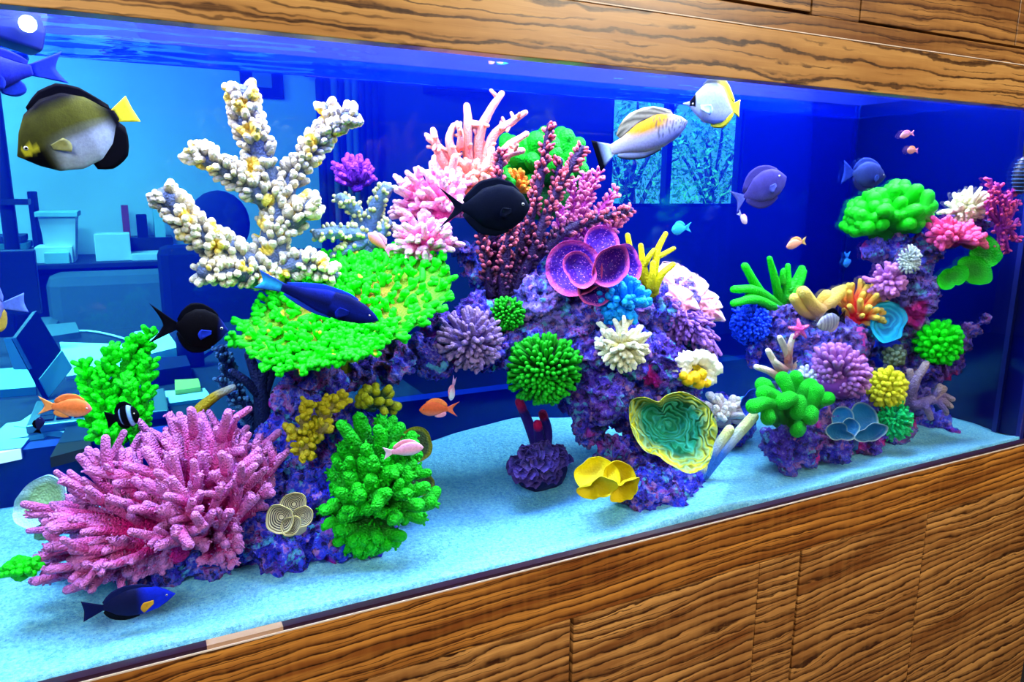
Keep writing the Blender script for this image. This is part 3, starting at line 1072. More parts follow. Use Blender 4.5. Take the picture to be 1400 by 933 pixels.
# --- crimson branches
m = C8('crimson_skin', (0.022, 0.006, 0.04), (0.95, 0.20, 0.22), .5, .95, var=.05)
t_ = coral('gorgonian_coral', 'crimson branching coral with dark stems standing behind the centre rock', 690, 405, .32)
s_ = mpp(at(690, 330, .31))
rg = np.random.default_rng(18)
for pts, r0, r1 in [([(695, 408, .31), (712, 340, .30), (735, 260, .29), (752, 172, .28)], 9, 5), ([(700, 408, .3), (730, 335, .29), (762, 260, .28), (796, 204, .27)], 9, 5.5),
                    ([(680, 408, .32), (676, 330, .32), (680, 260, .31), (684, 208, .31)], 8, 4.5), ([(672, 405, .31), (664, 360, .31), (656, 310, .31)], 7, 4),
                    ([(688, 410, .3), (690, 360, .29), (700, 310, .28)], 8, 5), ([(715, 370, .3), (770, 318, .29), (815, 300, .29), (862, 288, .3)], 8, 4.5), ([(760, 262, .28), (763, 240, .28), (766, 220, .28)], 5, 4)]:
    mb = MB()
    knobby(mb, path3(pts), r0, r1, rg, .6, 6, 2.6, s_, t0=.0, t1=1.0, fade=.55)  # dark lower knobs: light on the stem tops painted into the colour
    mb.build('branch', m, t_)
mb = MB()
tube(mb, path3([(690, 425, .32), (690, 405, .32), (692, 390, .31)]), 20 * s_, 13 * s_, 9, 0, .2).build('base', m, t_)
m = C8('rose_skin', (0.26, 0.03, 0.22), (0.92, 0.30, 0.48), .4, 1, var=.1)
t_ = coral('gorgonian_coral', 'rosy feathery branching coral right of the crimson branches', 790, 330, .35)
s_ = mpp(at(800, 280, .34))
rg = np.random.default_rng(19)
for pts, r0, r1 in [([(785, 335, .35), (795, 290, .34), (818, 236, .33)], 7, 4), ([(785, 330, .35), (785, 290, .35), (782, 250, .35)], 6, 3.5), ([(795, 320, .34), (820, 290, .33), (842, 262, .33)], 6, 3.5),
                    ([(800, 325, .33), (835, 305, .33), (862, 286, .32)], 6, 3.5), ([(790, 310, .34), (800, 270, .34), (800, 240, .34)], 6, 3.5), ([(780, 330, .34), (765, 310, .34), (768, 285, .34)], 6, 4), ([(810, 320, .33), (830, 318, .32), (848, 306, .32)], 6, 3.5)]:
    mb = MB()
    knobby(mb, path3(pts), r0, r1, rg, .8, 7, 2.2, s_, fade=.3)
    mb.build('branch', m, t_)

# --- purple cups with pink rims
m = C8('purple_cup_skin', (0.06, 0.012, 0.22), (0.80, 0.16, 0.36), .78, .98, bscale=160, var=.25, spots=((0.55, 0.16, 0.5), 210, .28))
t_ = coral('cup_coral', 'purple cup coral with pink rims on the centre rock', 808, 400, .22)
rg = np.random.default_rng(20)
for outl, c, y, cu, ti, ru in [
        ([(797, 330), (815, 308), (838, 315), (842, 345), (825, 355), (800, 350)], (820, 334), .25, .25, (0, -.2), .05),
        ([(745, 365), (760, 335), (790, 328), (815, 345), (815, 385), (790, 400), (760, 395)], (780, 365), .24, .3, (.2, -.2), .05),
        ([(835, 340), (858, 332), (870, 352), (866, 385), (845, 390), (835, 370)], (852, 362), .23, .35, (-.2, -.1), .04),
        ([(770, 352), (790, 342), (806, 355), (808, 385), (795, 392), (776, 376)], (790, 367), .20, .45, (.3, -.2), .04),
        ([(808, 360), (825, 338), (850, 334), (856, 355), (848, 378), (820, 388), (808, 380)], (832, 362), .18, .6, (-.1, .1), .04),
        ([(788, 388), (815, 388), (835, 400), (828, 412), (808, 415), (792, 406)], (812, 401), .19, .4, (0, .4), .05)]:
    sheet(MB(), outl, c, y, cu + .3, ti, ru * 1.6, 4, .004, rng=rg).build('cup', m, t_)
blob(MB(), at(808, 385, .27), .05, 2, .2).build('base', m, t_)

# --- blue soft coral, yellow staghorn
m = C8('sky_blue_skin', (0.01, 0.15, 0.75), (0.03, 0.36, 0.92), .2, 1)
t_ = coral('soft_coral', 'sky blue soft coral tuft below the purple cup coral', 850, 432, .16)
dome(t_, m, (850, 418, .17), [(884, 425), (886, 400), (865, 380), (846, 374), (824, 385), (820, 410), (825, 432), (850, 442), (875, 438)], 50, (4.5, 5), .2, (.75, 1), (-30, 80), .8, 2, .3, seed=21, core=.45, sides=6)
m = C8('lemon_skin', (0.50, 0.46, 0.10), (0.92, 0.80, 0.16), 0, .7, var=.1)
t_ = coral('staghorn_coral', 'yellow antler coral standing right of the purple cups', 890, 392, .25)
s_ = mpp(at(890, 360, .25))
for pts, r0, r1 in [([(888, 395, .25), (880, 365, .25), (876, 336, .25)], 6, 3.5), ([(880, 365, .25), (888, 350, .24), (894, 342, .24)], 4.5, 3), ([(892, 395, .25), (896, 360, .24), (900, 340, .24), (910, 320, .24)], 6, 3.5),
                    ([(898, 352, .24), (910, 346, .24), (921, 340, .24)], 4, 3), ([(894, 398, .24), (905, 375, .23), (920, 362, .23)], 6, 4), ([(885, 390, .26), (868, 370, .26), (858, 322, .26)], 5, 3.5), ([(888, 395, .24), (892, 378, .23), (893, 360, .23)], 6, 4)]:
    tube(MB(), smooth(path3(pts), 4), r0 * s_, r1 * s_, 8).build('branch', m, t_)
blob(MB(), at(889, 396, .26), .02, 2, .2).build('base', m, t_)

# --- big white-pink head with violet tendrils
m = C8('white_rose_skin', (0.95, 0.34, 0.38), (0.92, 0.66, 0.68), .45, .95, bscale=110, bump=.9, var=.1)
t_ = coral('brain_coral', 'white and rose folded coral crest above the violet tendrils', 945, 420, .28)
rg = np.random.default_rng(22)
for outl, c, y in [([(895, 390), (915, 362), (940, 366), (955, 395), (940, 420), (910, 420)], (925, 393), .28), ([(925, 385), (950, 375), (975, 400), (985, 430), (960, 440), (935, 420)], (957, 408), .26),
                   ([(950, 405), (975, 400), (990, 425), (992, 442), (975, 440), (955, 430)], (973, 423), .24), ([(905, 400), (930, 395), (955, 410), (958, 430), (930, 432), (908, 420)], (930, 413), .23)]:
    sheet(MB(), outl, c, y, -.6, (0, -.3), .3, 8, .01, rng=rg).build('fold', m, t_)
m = C8('violet_tendril_skin', (0.03, 0.010, 0.14), (0.34, 0.15, 0.46), .3, 1)
t_ = coral('soft_coral', 'violet coral with drooping frilly tendrils below the white crest', 930, 445, .24)
dome(t_, m, (932, 428, .25), [(976, 452), (992, 468), (980, 492), (955, 478), (925, 468), (895, 445), (886, 415), (893, 400), (912, 404), (940, 424)], 110, (3.6, 2.8), .35, (.75, 1), (-10, 82), .75, 3, .25, seed=23, core=.55, sides=5, name='tendril', full=True)

# --- cream finger coral, green anemones, lavender bush
m = C8('cream_skin', (0.50, 0.44, 0.20), (0.92, 0.88, 0.68), .15, .9, var=.1)
t_ = coral('finger_coral', 'cream finger coral on the centre rock face', 850, 500, .12)
dome(t_, m, (850, 476, .14), [(890, 470), (892, 452), (875, 440), (862, 432), (845, 430), (825, 438), (810, 455), (808, 475), (822, 490), (848, 508), (875, 500)], 42, (6.5, 3.0), .25, (.78, 1), (-25, 80), .8, 1, .3, seed=24, core=.42, full=True)
m = C8('grass_green_skin', (0.004, 0.04, 0.008), (0.05, 0.36, 0.012), .4, 1.0, var=.1, bump=.1)
t_ = coral('anemone', 'large round green anemone with dense tentacles on the centre rock', 745, 510, .17)
dome(t_, m, (744, 510, .2), [(796, 500), (790, 475), (770, 460), (742, 456), (712, 464), (694, 485), (690, 510), (700, 535), (725, 550), (758, 552), (785, 532)], 290, (2.5, 3.0), .5, (.86, 1), (-25, 88), .62, 0, name='tentacle', full=True, seed=25, core=.72, sides=6)
t_ = coral('anemone', 'small round green anemone beside the lavender bush coral', 694, 430, .24)
dome(t_, m, (693, 430, .26), [(718, 430), (712, 412), (694, 406), (674, 412), (668, 430), (676, 446), (698, 452), (714, 444)], 130, (1.9, 2.2), .45, (.86, 1), (-25, 86), .7, 0, name='tentacle', full=True, seed=26, core=.72, sides=5)
m = C8('lavender_skin', (0.13, 0.09, 0.32), (0.30, 0.19, 0.36), .3, 1.0, var=.2)
t_ = coral('finger_coral', 'greyish lavender finger coral bush on the rock arch', 643, 490, .2)
dome(t_, m, (644, 470, .23), [(688, 465), (684, 440), (668, 424), (646, 414), (620, 420), (600, 440), (595, 465), (605, 490), (635, 505), (670, 500)], 90, (5, 3.2), .3, (.78, 1), (-25, 82), .75, 1, .25, seed=27, core=.5, full=True)

# --- clam, plate, yellow leaves, ruffled coral, red tubes
m = C8('white_clam_skin', (0.90, 0.56, 0.06), (0.95, 0.88, 0.74), .42, .55, bscale=70, bump=.9, var=.1)
t_ = coral('brain_coral', 'white coral with mustard centre beside the green plate coral', 952, 520, .18)
rg = np.random.default_rng(28)
for i in range(15):
    a_ = i * 0.419
    c = at(952 + 22 * math.cos(a_) * rg.uniform(.8, 1.1), 505 + 18 * math.sin(a_) * rg.uniform(.8, 1.1), .17)
    blob(MB(), c, np.array([1.3, 1, 1]) * rg.uniform(8, 11) * mpp(c), 3, .45, 2.5, t=1).build('fold', m, t_)
for px, py, r_ in ((948, 516, 9), (958, 512, 8), (940, 520, 8), (955, 524, 8), (966, 524, 6), (934, 514, 6)):
    c = at(px, py, .155)
    blob(MB(), c, r_ * mpp(c), 3, .3, 3, t=0).build('centre', m, t_)
blob(MB(), at(950, 508, .22), (.045, .03, .04), 2, .2).build('base', m, t_)
m = C8('green_plate_skin', (0.015, 0.20, 0.10), (0.70, 0.64, 0.06), .66, .95, bscale=90, var=.6, bump=.7, stripe=((0.02, 0.34, 0.26), 52, 46, .38))
t_ = coral('plate_coral', 'large green ridged plate coral with yellow rim near the front glass', 915, 600, .08)
sheet(MB(), [(860, 545), (880, 537), (895, 545), (912, 532), (945, 538), (962, 548), (970, 570), (966, 600), (956, 622), (938, 628), (915, 624), (895, 612), (872, 600), (858, 575)], (915, 580), .09, .5, (0.05, -.25), .09, 4, .006, k=80, rings=14, rng=np.random.default_rng(29)).build('plate', m, t_)
tube(MB(), path3([(915, 600, .2), (915, 590, .15), (915, 582, .112)]), .03, .022, 10, 0, 0).build('stalk', m, t_)
m = C8('yellow_leaf_skin', (0.62, 0.48, 0.01), (0.72, 0.58, 0.02), .1, .9, bump=.3, var=.1)
t_ = coral('leaf_coral', 'yellow leafy coral at the foot of the centre rock', 835, 672, .08)
rg = np.random.default_rng(30)
for outl, c, y, cu, ti in [([(783, 645), (795, 632), (825, 626), (845, 640), (838, 660), (805, 662), (788, 655)], (815, 646), .10, .6, (.1, -.6)), ([(822, 640), (835, 622), (855, 628), (866, 645), (864, 665), (845, 668), (828, 655)], (845, 646), .09, 1.0, (-.1, -.2)),
                           ([(785, 664), (805, 654), (830, 645), (842, 652), (835, 668), (815, 674)], (815, 661), .065, .7, (-.1, .5)), ([(830, 672), (845, 655), (862, 645), (870, 640), (866, 660), (855, 675), (840, 679)], (850, 663), .06, .9, (-.2, .3))]:
    sheet(MB(), outl, c, y, cu, ti, .12, 3, .003, rng=rg).build('leaf', m, t_)
tube(MB(), path3([(866, 672, .15), (850, 672, .11), (838, 660, .085)]), .018, .018, 8).build('stalk', m, t_)
m = C8('dark_violet_skin', (0.016, 0.010, 0.08), (0.10, 0.06, 0.26), .5, 1, bump=.3)
t_ = coral('ruffled_coral', 'dark violet ruffled coral mound on the sand at the centre', 735, 665, .22)
rg = np.random.default_rng(31)
for i in range(52):
    a_, q_ = rg.uniform(0, 6.28), math.sqrt(rg.uniform(0, 1))
    px, py = 738 + 38 * q_ * math.cos(a_), 636 + 33 * q_ * math.sin(a_)
    y = .20 - .06 * math.sqrt(max(0, 1 - q_ * q_)) + .03
    w = rg.uniform(9, 14)
    ol = [(px + w * math.cos(b) * rg.uniform(.8, 1.1), py + w * .6 * math.sin(b) * rg.uniform(.8, 1.1)) for b in np.linspace(0, 6.28, 9)[:-1]]
    sheet(MB(), ol, (px, py), y, .5, (rg.uniform(-.4, .4), rg.uniform(-.9, .1)), .35, 4, .003, k=26, rings=4, rng=rg).build('ruffle', m, t_)
blob(MB(), at(738, 640, .26), (.055, .05, .05), 3, .2).build('base', m, t_)
m = C8('dark_red_tip_skin', (0.03, 0.012, 0.16), (0.75, 0.04, 0.12), .82, .95, var=.05)
t_ = coral('tube_sponge', 'dark finger sponge with red tips in the cave below the green anemone', 735, 612, .34)
s_ = mpp(at(730, 580, .34))
for pts in ([(738, 620, .34), (725, 585, .34), (710, 550, .34)], [(742, 618, .33), (738, 600, .32), (735, 580, .31)], [(745, 620, .34), (748, 590, .34), (742, 566, .34)]):
    tube(MB(), smooth(path3(pts), 4), 9 * s_, 6 * s_, 9).build('tube', m, t_)

# --- neon green table coral
m = C8('table_green_skin', (0.06, 0.26, 0.005), (0.008, 0.72, 0.006), .05, .5, var=.12, spots=((0.62, 0.40, 0.02), 24, .16), bump=.15)
t_ = coral('table_coral', 'wide neon green table coral with orange flecks on the left rock column', 470, 470, .25)
rg = np.random.default_rng(33)
outl = [(336, 452), (345, 430), (375, 405), (400, 385), (430, 362), (480, 365), (520, 348), (550, 350), (585, 352), (600, 365), (616, 392), (610, 415), (590, 430), (560, 446), (520, 462), (480, 474), (440, 480), (410, 486), (380, 474), (350, 462)]
mp_ = C8('table_valley_skin', (0.26, 0.15, 0.01), (0.03, 0.40, 0.01), .3, 1, var=.4)
sheet(MB(), outl, (470, 428), .24, .04, (0, -1.35), .03, 5, .012, rng=rg).build('plate', mp_, t_)
th_, rr_ = outline_r(outl, (470, 428), 72)
C0 = at(470, 428, .24)
s_ = mpp(C0)
fw_ = nrm(np.array([SF[0], SF[1], 0.0]))
pn = nrm(np.cross(SR, SU * 1.0 - 1.35 * fw_))
if pn[2] < 0:
    pn = -pn
for i in range(295):
    q = math.sqrt((i + .5) / 295)
    a_ = (i * 2.39996) % (2 * math.pi)
    r_ = np.interp(a_, th_, rr_, period=2 * math.pi) * min(q * 1.02, 1.0)
    x, z = r_ * s_ * math.cos(a_), r_ * s_ * math.sin(a_)
    b = C0 + x * SR + z * SU + (-1.35 * z + .04 * .15 * q * q) * fw_
    out = nrm(x * SR + z * (SU - 1.35 * fw_) + 1e-6)
    d = nrm(pn * (1.1 - .6 * q) + out * (.25 + .9 * q ** 2) + rg.normal(0, .32, 3))
    L = rg.uniform(9, 17) * s_
    mb = MB()
    tube(mb, smooth([b - d * .004, b + d * L * .5 + rg.normal(0, .0015, 3), b + d * L], 2), 5.0 * s_, 4.3 * s_, 6, 0.1, .9)
    for k_i in range(4):
        d2 = nrm(d + rg.normal(0, .7, 3))
        b2 = b + d * L * rg.uniform(.3, .7)
        tube(mb, np.array([b2, b2 + d2 * L * .6]), 4.0 * s_, 3.6 * s_, 6, .3, .9)
    mb.build('branchlet', m, t_)
tube(MB(), path3([(455, 520, .32), (462, 490, .31), (466, 468, .30)]), .05, .05, 12).build('stalk', mp_, t_)

# --- olive knobs, green finger bush, striped folds, olive discs
m = C8('olive_skin', (0.16, 0.12, 0.06), (0.46, 0.38, 0.05), .1, .8, var=.3)
t_ = coral('finger_coral', 'olive knobby finger coral on the rock column under the table coral', 430, 600, .2)
s_ = mpp(at(430, 580, .2))
rg = np.random.default_rng(34)
for pts in ([(430, 600, .22), (440, 570, .2), (446, 545, .2)], [(432, 595, .2), (452, 558, .19), (470, 545, .19)], [(425, 600, .2), (415, 575, .19), (420, 552, .19)], [(425, 590, .2), (408, 590, .19), (396, 592, .19)],
            [(425, 595, .2), (418, 610, .18), (422, 626, .18)], [(430, 595, .2), (440, 590, .18), (445, 582, .18)], [(420, 600, .2), (412, 612, .18), (416, 620, .18)]):
    mb = MB()
    knobby(mb, path3(pts), 6, 5, rg, .45, 6, 4.6, s_)
    mb.build('branch', m, t_)
m = C8('dark_olive_skin', (0.03, 0.06, 0.03), (0.36, 0.36, 0.05), .7, 1, var=.1)
t_ = coral('finger_coral', 'dark finger coral with yellow-green tips under the arch', 515, 555, .24)
dome(t_, m, (508, 552, .25), [(540, 568), (544, 548), (534, 530), (512, 524), (495, 534), (490, 556)], 18, (6, 6), .2, (.8, 1), (-20, 75), .8, 0, seed=35, core=.4)
m = C8('finger_green_skin', (0.003, 0.09, 0.004), (0.05, 0.48, 0.01), .35, 1.0, bump=.9, bscale=240, var=.2)
t_ = coral('finger_coral', 'tall bright green finger coral bush in front of the left rock', 505, 755, .11)
dome(t_, m, (510, 648, .15), [(570, 640), (572, 600), (555, 575), (515, 572), (495, 562), (480, 570), (462, 605), (470, 640)], 22, (11, 8), .2, (.8, 1), (-20, 75), .7, 1, .35, seed=36, sides=8, jit=.05, nubs=18, nubr=2.2)
dome(t_, m, (508, 690, .13), [(585, 712), (588, 670), (584, 630), (540, 618), (470, 625), (448, 660), (440, 690), (438, 715)], 34, (12, 8.5), .2, (.8, 1), (-10, 80), .6, 1, .35, seed=37, sides=8, jit=.05, core=.5, nubs=18, nubr=2.2)
dome(t_, m, (505, 715, .12), [(575, 715), (560, 735), (530, 748), (500, 760), (470, 745), (445, 722), (450, 700)], 18, (12, 8.5), .25, (.8, 1), (0, 70), .7, 0, .3, seed=38, sides=8, jit=.05, nubs=18, nubr=2.2)
m = C8('striped_fold_skin', (0.05, 0.04, 0.04), (0.55, 0.46, 0.22), .8, 1, stripe=((0.62, 0.56, 0.34), 48, 3), var=.1)
t_ = coral('leaf_coral', 'small brown and cream striped folded coral on the left rock', 397, 722, .1)
rg = np.random.default_rng(39)
for outl, c, y in [([(384, 685), (396, 674), (415, 674), (420, 690), (408, 704), (390, 700)], (402, 690), .12), ([(366, 705), (372, 690), (390, 690), (402, 702), (400, 720), (385, 727), (370, 720)], (385, 707), .10),
                   ([(400, 702), (412, 692), (428, 696), (428, 710), (415, 718), (402, 714)], (414, 705), .10), ([(385, 716), (398, 706), (412, 708), (410, 722), (396, 730)], (398, 717), .09)]:
    sheet(MB(), outl, c, y, .35, (0, -.1), .08, 3, .003, rng=rg).build('leaf', m, t_)
blob(MB(), at(397, 712, .15), .03, 2, .2).build('base', m, t_)
m = C8('olive_disc_skin', (0.05, 0.07, 0.03), (0.36, 0.33, 0.05), .75, 1, var=.1)
t_ = coral('leaf_coral', 'thin olive disc coral peeking out behind the green finger bush', 575, 630, .22)
sheet(MB(), [(545, 600), (560, 584), (578, 586), (588, 605), (588, 625), (570, 632), (550, 625)], (566, 608), .22, .2, (-.6, 0), .05, 3, .004).build('leaf', m, t_)
sheet(MB(), [(560, 655), (578, 645), (590, 655), (592, 672), (575, 676), (560, 668)], (576, 660), .2, .2, (-.6, 0), .05, 3, .004).build('leaf', m, t_)
tube(MB(), path3([(556, 690, .22), (560, 650, .23), (562, 612, .23)]), .012, .012, 8).build('stalk', m, t_)

# --- dark blue staghorn and mustard sponge behind the pink bush
m = C8('dusk_blue_skin', (0.008, 0.02, 0.10), (0.10, 0.22, 0.42), .3, 1, bump=.9)
t_ = coral('staghorn_coral', 'dusky blue staghorn coral behind the pink bush', 350, 590, .38)
s_ = mpp(at(340, 530, .38))
rg = np.random.default_rng(40)
for pts, r0, r1 in [([(355, 600, .4), (322, 530, .38), (303, 478, .37)], 12, 7), ([(345, 560, .38), (322, 545, .37), (302, 518, .37)], 9, 5)]:
    mb = MB()
    knobby(mb, path3(pts), r0, r1, rg, .6, 4, 3, s_)
    mb.build('branch', m, t_)
md = C8('ink_blue_skin', (0.006, 0.01, 0.05), (0.02, 0.03, 0.12), .3, 1)
for pts, r0, r1 in [([(360, 590, .38), (355, 530, .36), (340, 485, .36)], 13, 6), ([(358, 545, .37), (372, 510, .36), (385, 492, .36)], 8, 5), ([(356, 540, .36), (360, 505, .35), (362, 486, .35)], 7, 4.5), ([(354, 540, .36), (335, 520, .35), (318, 508, .35)], 7, 4.5), ([(362, 560, .37), (384, 528, .36), (396, 520, .36)], 7, 4)]:
    tube(MB(), smooth(path3(pts), 4), r0 * s_, r1 * s_, 9).build('branch', md, t_)
m = C8('mustard_skin', (0.42, 0.30, 0.04), (0.50, 0.52, 0.50), .7, 1)
t_ = coral('tube_sponge', 'mustard yellow curved sponge between the pink bush and the blue staghorn', 262, 600, .33)
s_ = mpp(at(280, 560, .33))
tube(MB(), smooth(path3([(255, 610, .33), (266, 570, .33), (290, 545, .33), (318, 530, .34)]), 5), 11 * s_, 5 * s_, 9).build('tube', m, t_)
tube(MB(), smooth(path3([(255, 615, .33), (250, 590, .32), (246, 575, .32)]), 4), 9 * s_, 5 * s_, 9).build('tube', m, t_)

# --- pale leaf at the far left, behind the pink bush; green patch on the sand
m = C8('pale_sage_skin', (0.28, 0.40, 0.22), (0.50, 0.70, 0.72), .6, 1)
t_ = coral('leaf_coral', 'pale sage leaf coral peeking out left of the pink bush', 50, 715, .3)
sheet(MB(), [(28, 700), (36, 672), (58, 652), (95, 660), (98, 690), (70, 706)], (62, 682), .3, .4, (0, -.3), .1, 3, .006).build('leaf', m, t_)
tube(MB(), path3([(60, 735, .32), (62, 705, .32), (62, 688, .315)]), .014, .014, 8).build('stalk', m, t_)
m = C8('moss_green_skin', (0.02, 0.40, 0.05), (0.06, 0.62, 0.10), .3, 1)
t_ = coral('lobed_coral', 'small bright green coral tuft on the sand at the lower left edge', 28, 785, .1)
dome(t_, m, (28, 782, .13), [(56, 784), (52, 772), (34, 764), (14, 768), (2, 780)], 26, (6, 5), .3, (.8, 1), (-30, 75), .8, 0, seed=61, core=.55, name='lobe')

# --- pale tubes right of the plate coral
m = C8('pale_lemon_tube_skin', (0.06, 0.16, 0.50), (0.78, 0.76, 0.36), .45, .9, var=.15)
t_ = coral('tube_sponge', 'pale yellow tube sponges leaning right beside the green plate coral', 968, 648, .13)
s_ = mpp(at(990, 610, .13))
for pts, r0, r1 in [([(958, 655, .14), (990, 615, .12), (1030, 570, .1)], 8, 7.5), ([(955, 650, .14), (975, 620, .13), (997, 588, .12)], 9, 7), ([(955, 650, .15), (962, 632, .13), (968, 615, .12)], 8, 7), ([(956, 655, .13), (960, 645, .12), (962, 638, .12)], 6, 5.5)]:
    tube(MB(), smooth(path3(pts), 4), r0 * s_, r1 * s_, 10).build('tube', m, t_)
m = C8('shell_white_skin', (0.42, 0.30, 0.34), (0.86, 0.74, 0.66), .2, 1)
t_ = coral('finger_coral', 'pale pinkish white stubby finger coral behind the tube sponges', 990, 565, .24)
dome(t_, m, (988, 568, .26), [(1028, 580), (1026, 560), (1012, 542), (990, 545), (972, 538), (960, 550), (965, 570)], 26, (6, 4.5), .3, (.75, 1), (-15, 75), .8, 1, .3, seed=41, core=.5)

# ------------------------------------------------------------------ right-hand reef
m = C8('vivid_green_skin', (0.006, 0.26, 0.03), (0.02, 0.60, 0.03), .1, .9, var=.1)
t_ = coral('staghorn_coral', 'vivid green staghorn coral at the left end of the right reef', 1065, 425, .29)
s_ = mpp(at(1050, 390, .28))
for pts, r0, r1 in [([(1068, 425, .3), (1040, 400, .28), (1018, 364, .27)], 8, 5), ([(1068, 420, .3), (1060, 385, .28), (1052, 354, .27)], 8, 4), ([(1070, 425, .29), (1035, 398, .27), (1003, 396, .26)], 8, 5), ([(1068, 428, .28), (1035, 410, .26), (1003, 415, .25)], 8, 5),
                    ([(1070, 420, .29), (1076, 390, .28), (1077, 364, .28)], 8, 4), ([(1076, 400, .28), (1088, 385, .28), (1096, 368, .28)], 8, 5.5), ([(1074, 410, .28), (1090, 395, .27), (1099, 372, .27)], 8, 4.5), ([(1070, 390, .28), (1070, 375, .28), (1071, 370, .28)], 5, 3.5),
                    ([(1040, 405, .28), (1028, 404, .27), (1022, 404, .27)], 6, 4)]:
    tube(MB(), smooth(path3(pts), 4), r0 * s_, r1 * s_, 8, rng=rg, jit=.08).build('branch', m, t_)
blob(MB(), at(1072, 420, .3), (.04, .03, .03), 2, .3).build('base', m, t_)
m = C8('apricot_skin', (0.55, 0.30, 0.20), (0.98, 0.66, 0.24), .1, .8, var=.1)
t_ = coral('finger_coral', 'smooth apricot finger coral left of the red-yellow anemone', 1120, 432, .24)
s_ = mpp(at(1110, 410, .23))
for pts, r0, r1 in [([(1128, 430, .24), (1112, 420, .22), (1098, 400, .21)], 12, 9), ([(1122, 432, .25), (1100, 425, .23), (1086, 408, .22)], 10, 7), ([(1128, 428, .24), (1135, 415, .22), (1150, 400, .21)], 11, 7), ([(1125, 428, .25), (1125, 412, .24), (1130, 404, .23)], 10, 8), ([(1130, 425, .23), (1140, 402, .22), (1154, 394, .21)], 8, 5)]:
    tube(MB(), smooth(path3(pts), 4), r0 * s_, r1 * s_, 10).build('finger', m, t_)
m = C8('red_yellow_skin', (0.88, 0.06, 0.08), (0.98, 0.66, 0.22), .45, 1, var=.05)
t_ = coral('anemone', 'red anemone with yellow-tipped tentacles behind the striped fish', 1170, 450, .2)
dome(t_, m, (1168, 438, .21), [(1200, 445), (1211, 432), (1208, 405), (1195, 390), (1175, 380), (1158, 384), (1142, 396), (1145, 420)], 38, (4.8, 3.6), .2, (.75, 1), (-20, 75), .75, 0, seed=42, core=.4, name='tentacle')
m = C8('deep_blue_skin', (0.006, 0.02, 0.32), (0.02, 0.07, 0.75), .3, 1)
t_ = coral('soft_coral', 'deep blue bushy round coral at the left of the right reef', 1025, 468, .27)
dome(t_, m, (1026, 442, .28), [(1050, 450), (1048, 428), (1035, 414), (1015, 418), (1002, 435), (1000, 455), (1015, 468), (1038, 468)], 130, (2.6, 2.4), .45, (.85, 1), (-25, 85), .75, 2, .25, name='tendril', full=True, seed=43, core=.75, sides=5)
m = C8('teal_skin', (0.008, 0.18, 0.40), (0.01, 0.45, 0.62), .4, 1, stripe=((0.02, 0.55, 0.80), 20, 14, .6))
t_ = coral('plate_coral', 'teal ribbed plate coral behind the red-yellow anemone', 1212, 460, .19)
sheet(MB(), [(1188, 440), (1192, 420), (1210, 413), (1232, 418), (1238, 430), (1230, 448), (1212, 464), (1198, 466)], (1212, 440), .15, .25, (0, -.3), .06, 5, .006).build('plate', m, t_)
blob(MB(), at(1214, 446, .175), .02, 2).build('base', m, t_)

m = C8('starfish_skin', (0.86, 0.10, 0.30), (0.92, 0.22, 0.36), 0, 1, spots=((0.98, 0.55, 0.45), 160, .3))
mb = MB()
c_ = at(1093, 451, .185)
s_ = mpp(c_)
for i in range(5):
    a_ = math.radians(96 + 72 * i)
    d_ = math.cos(a_) * SR + math.sin(a_) * SU
    tube(mb, smooth([c_, c_ + d_ * 8 * s_, c_ + d_ * 14 * s_ - SF * .003], 3), 4.6 * s_, 1.6 * s_, 8, 0, 1)
blob(mb, c_, 5 * s_, 2)
o = mb.build('starfish', m)
tag(o, 'pink five-armed starfish clinging to the right reef rock', 'starfish')

m = C8('sand_pink_skin', (0.66, 0.26, 0.20), (0.92, 0.76, 0.60), .2, .8)
t_ = coral('staghorn_coral', 'sandy pink antler coral left of the lavender dome coral', 1070, 522, .22)
s_ = mpp(at(1070, 490, .21))
for pts, r0, r1 in [([(1075, 520, .22), (1078, 490, .21), (1066, 462, .2)], 7, 4), ([(1077, 495, .21), (1080, 475, .2), (1084, 460, .2)], 5.5, 4), ([(1074, 515, .22), (1062, 500, .21), (1050, 480, .2)], 6, 4), ([(1070, 520, .22), (1052, 508, .2), (1034, 502, .2)], 6, 4),
                    ([(1078, 510, .21), (1066, 500, .2), (1058, 494, .2)], 5, 4), ([(1078, 515, .22), (1090, 500, .21), (1100, 490, .21)], 6, 4.5)]:
    tube(MB(), smooth(path3(pts), 4), r0 * s_, r1 * s_, 8).build('branch', m, t_)
m = C8('mauve_skin', (0.22, 0.06, 0.30), (0.50, 0.22, 0.52), .35, 1, var=.1, bump=.2)
t_ = coral('finger_coral', 'mauve dome coral of short upright fingers on the right reef', 1150, 540, .12)
dome(t_, m, (1146, 516, .12), [(1186, 530), (1188, 505), (1172, 480), (1150, 470), (1122, 470), (1106, 480), (1108, 500), (1125, 530), (1150, 545), (1172, 545)], 135, (4.4, 3.2), .55, (.88, 1), (-20, 86), .75, 0, full=True, seed=44, core=.72, name='finger', up=.25)
m = C8('yellow_polyp_skin', (0.42, 0.40, 0.06), (0.86, 0.82, 0.20), .3, 1, var=.1)
t_ = coral('polyp_colony', 'yellow polyp colony right of the mauve dome coral', 1212, 548, .13)
dome(t_, m, (1212, 530, .10), [(1236, 538), (1234, 515), (1218, 504), (1198, 508), (1188, 530), (1192, 552), (1215, 558), (1230, 552)], 75, (3.2, 4.0), .5, (.88, 1.0), (-15, 85), .8, 0, full=True, seed=45, core=.75, name='polyp', sides=6)
m = C8('mint_skin', (0.02, 0.22, 0.14), (0.10, 0.72, 0.26), .2, 1, var=.2)
t_ = coral('soft_coral', 'mint green frilly coral below the yellow polyps', 1222, 595, .1)
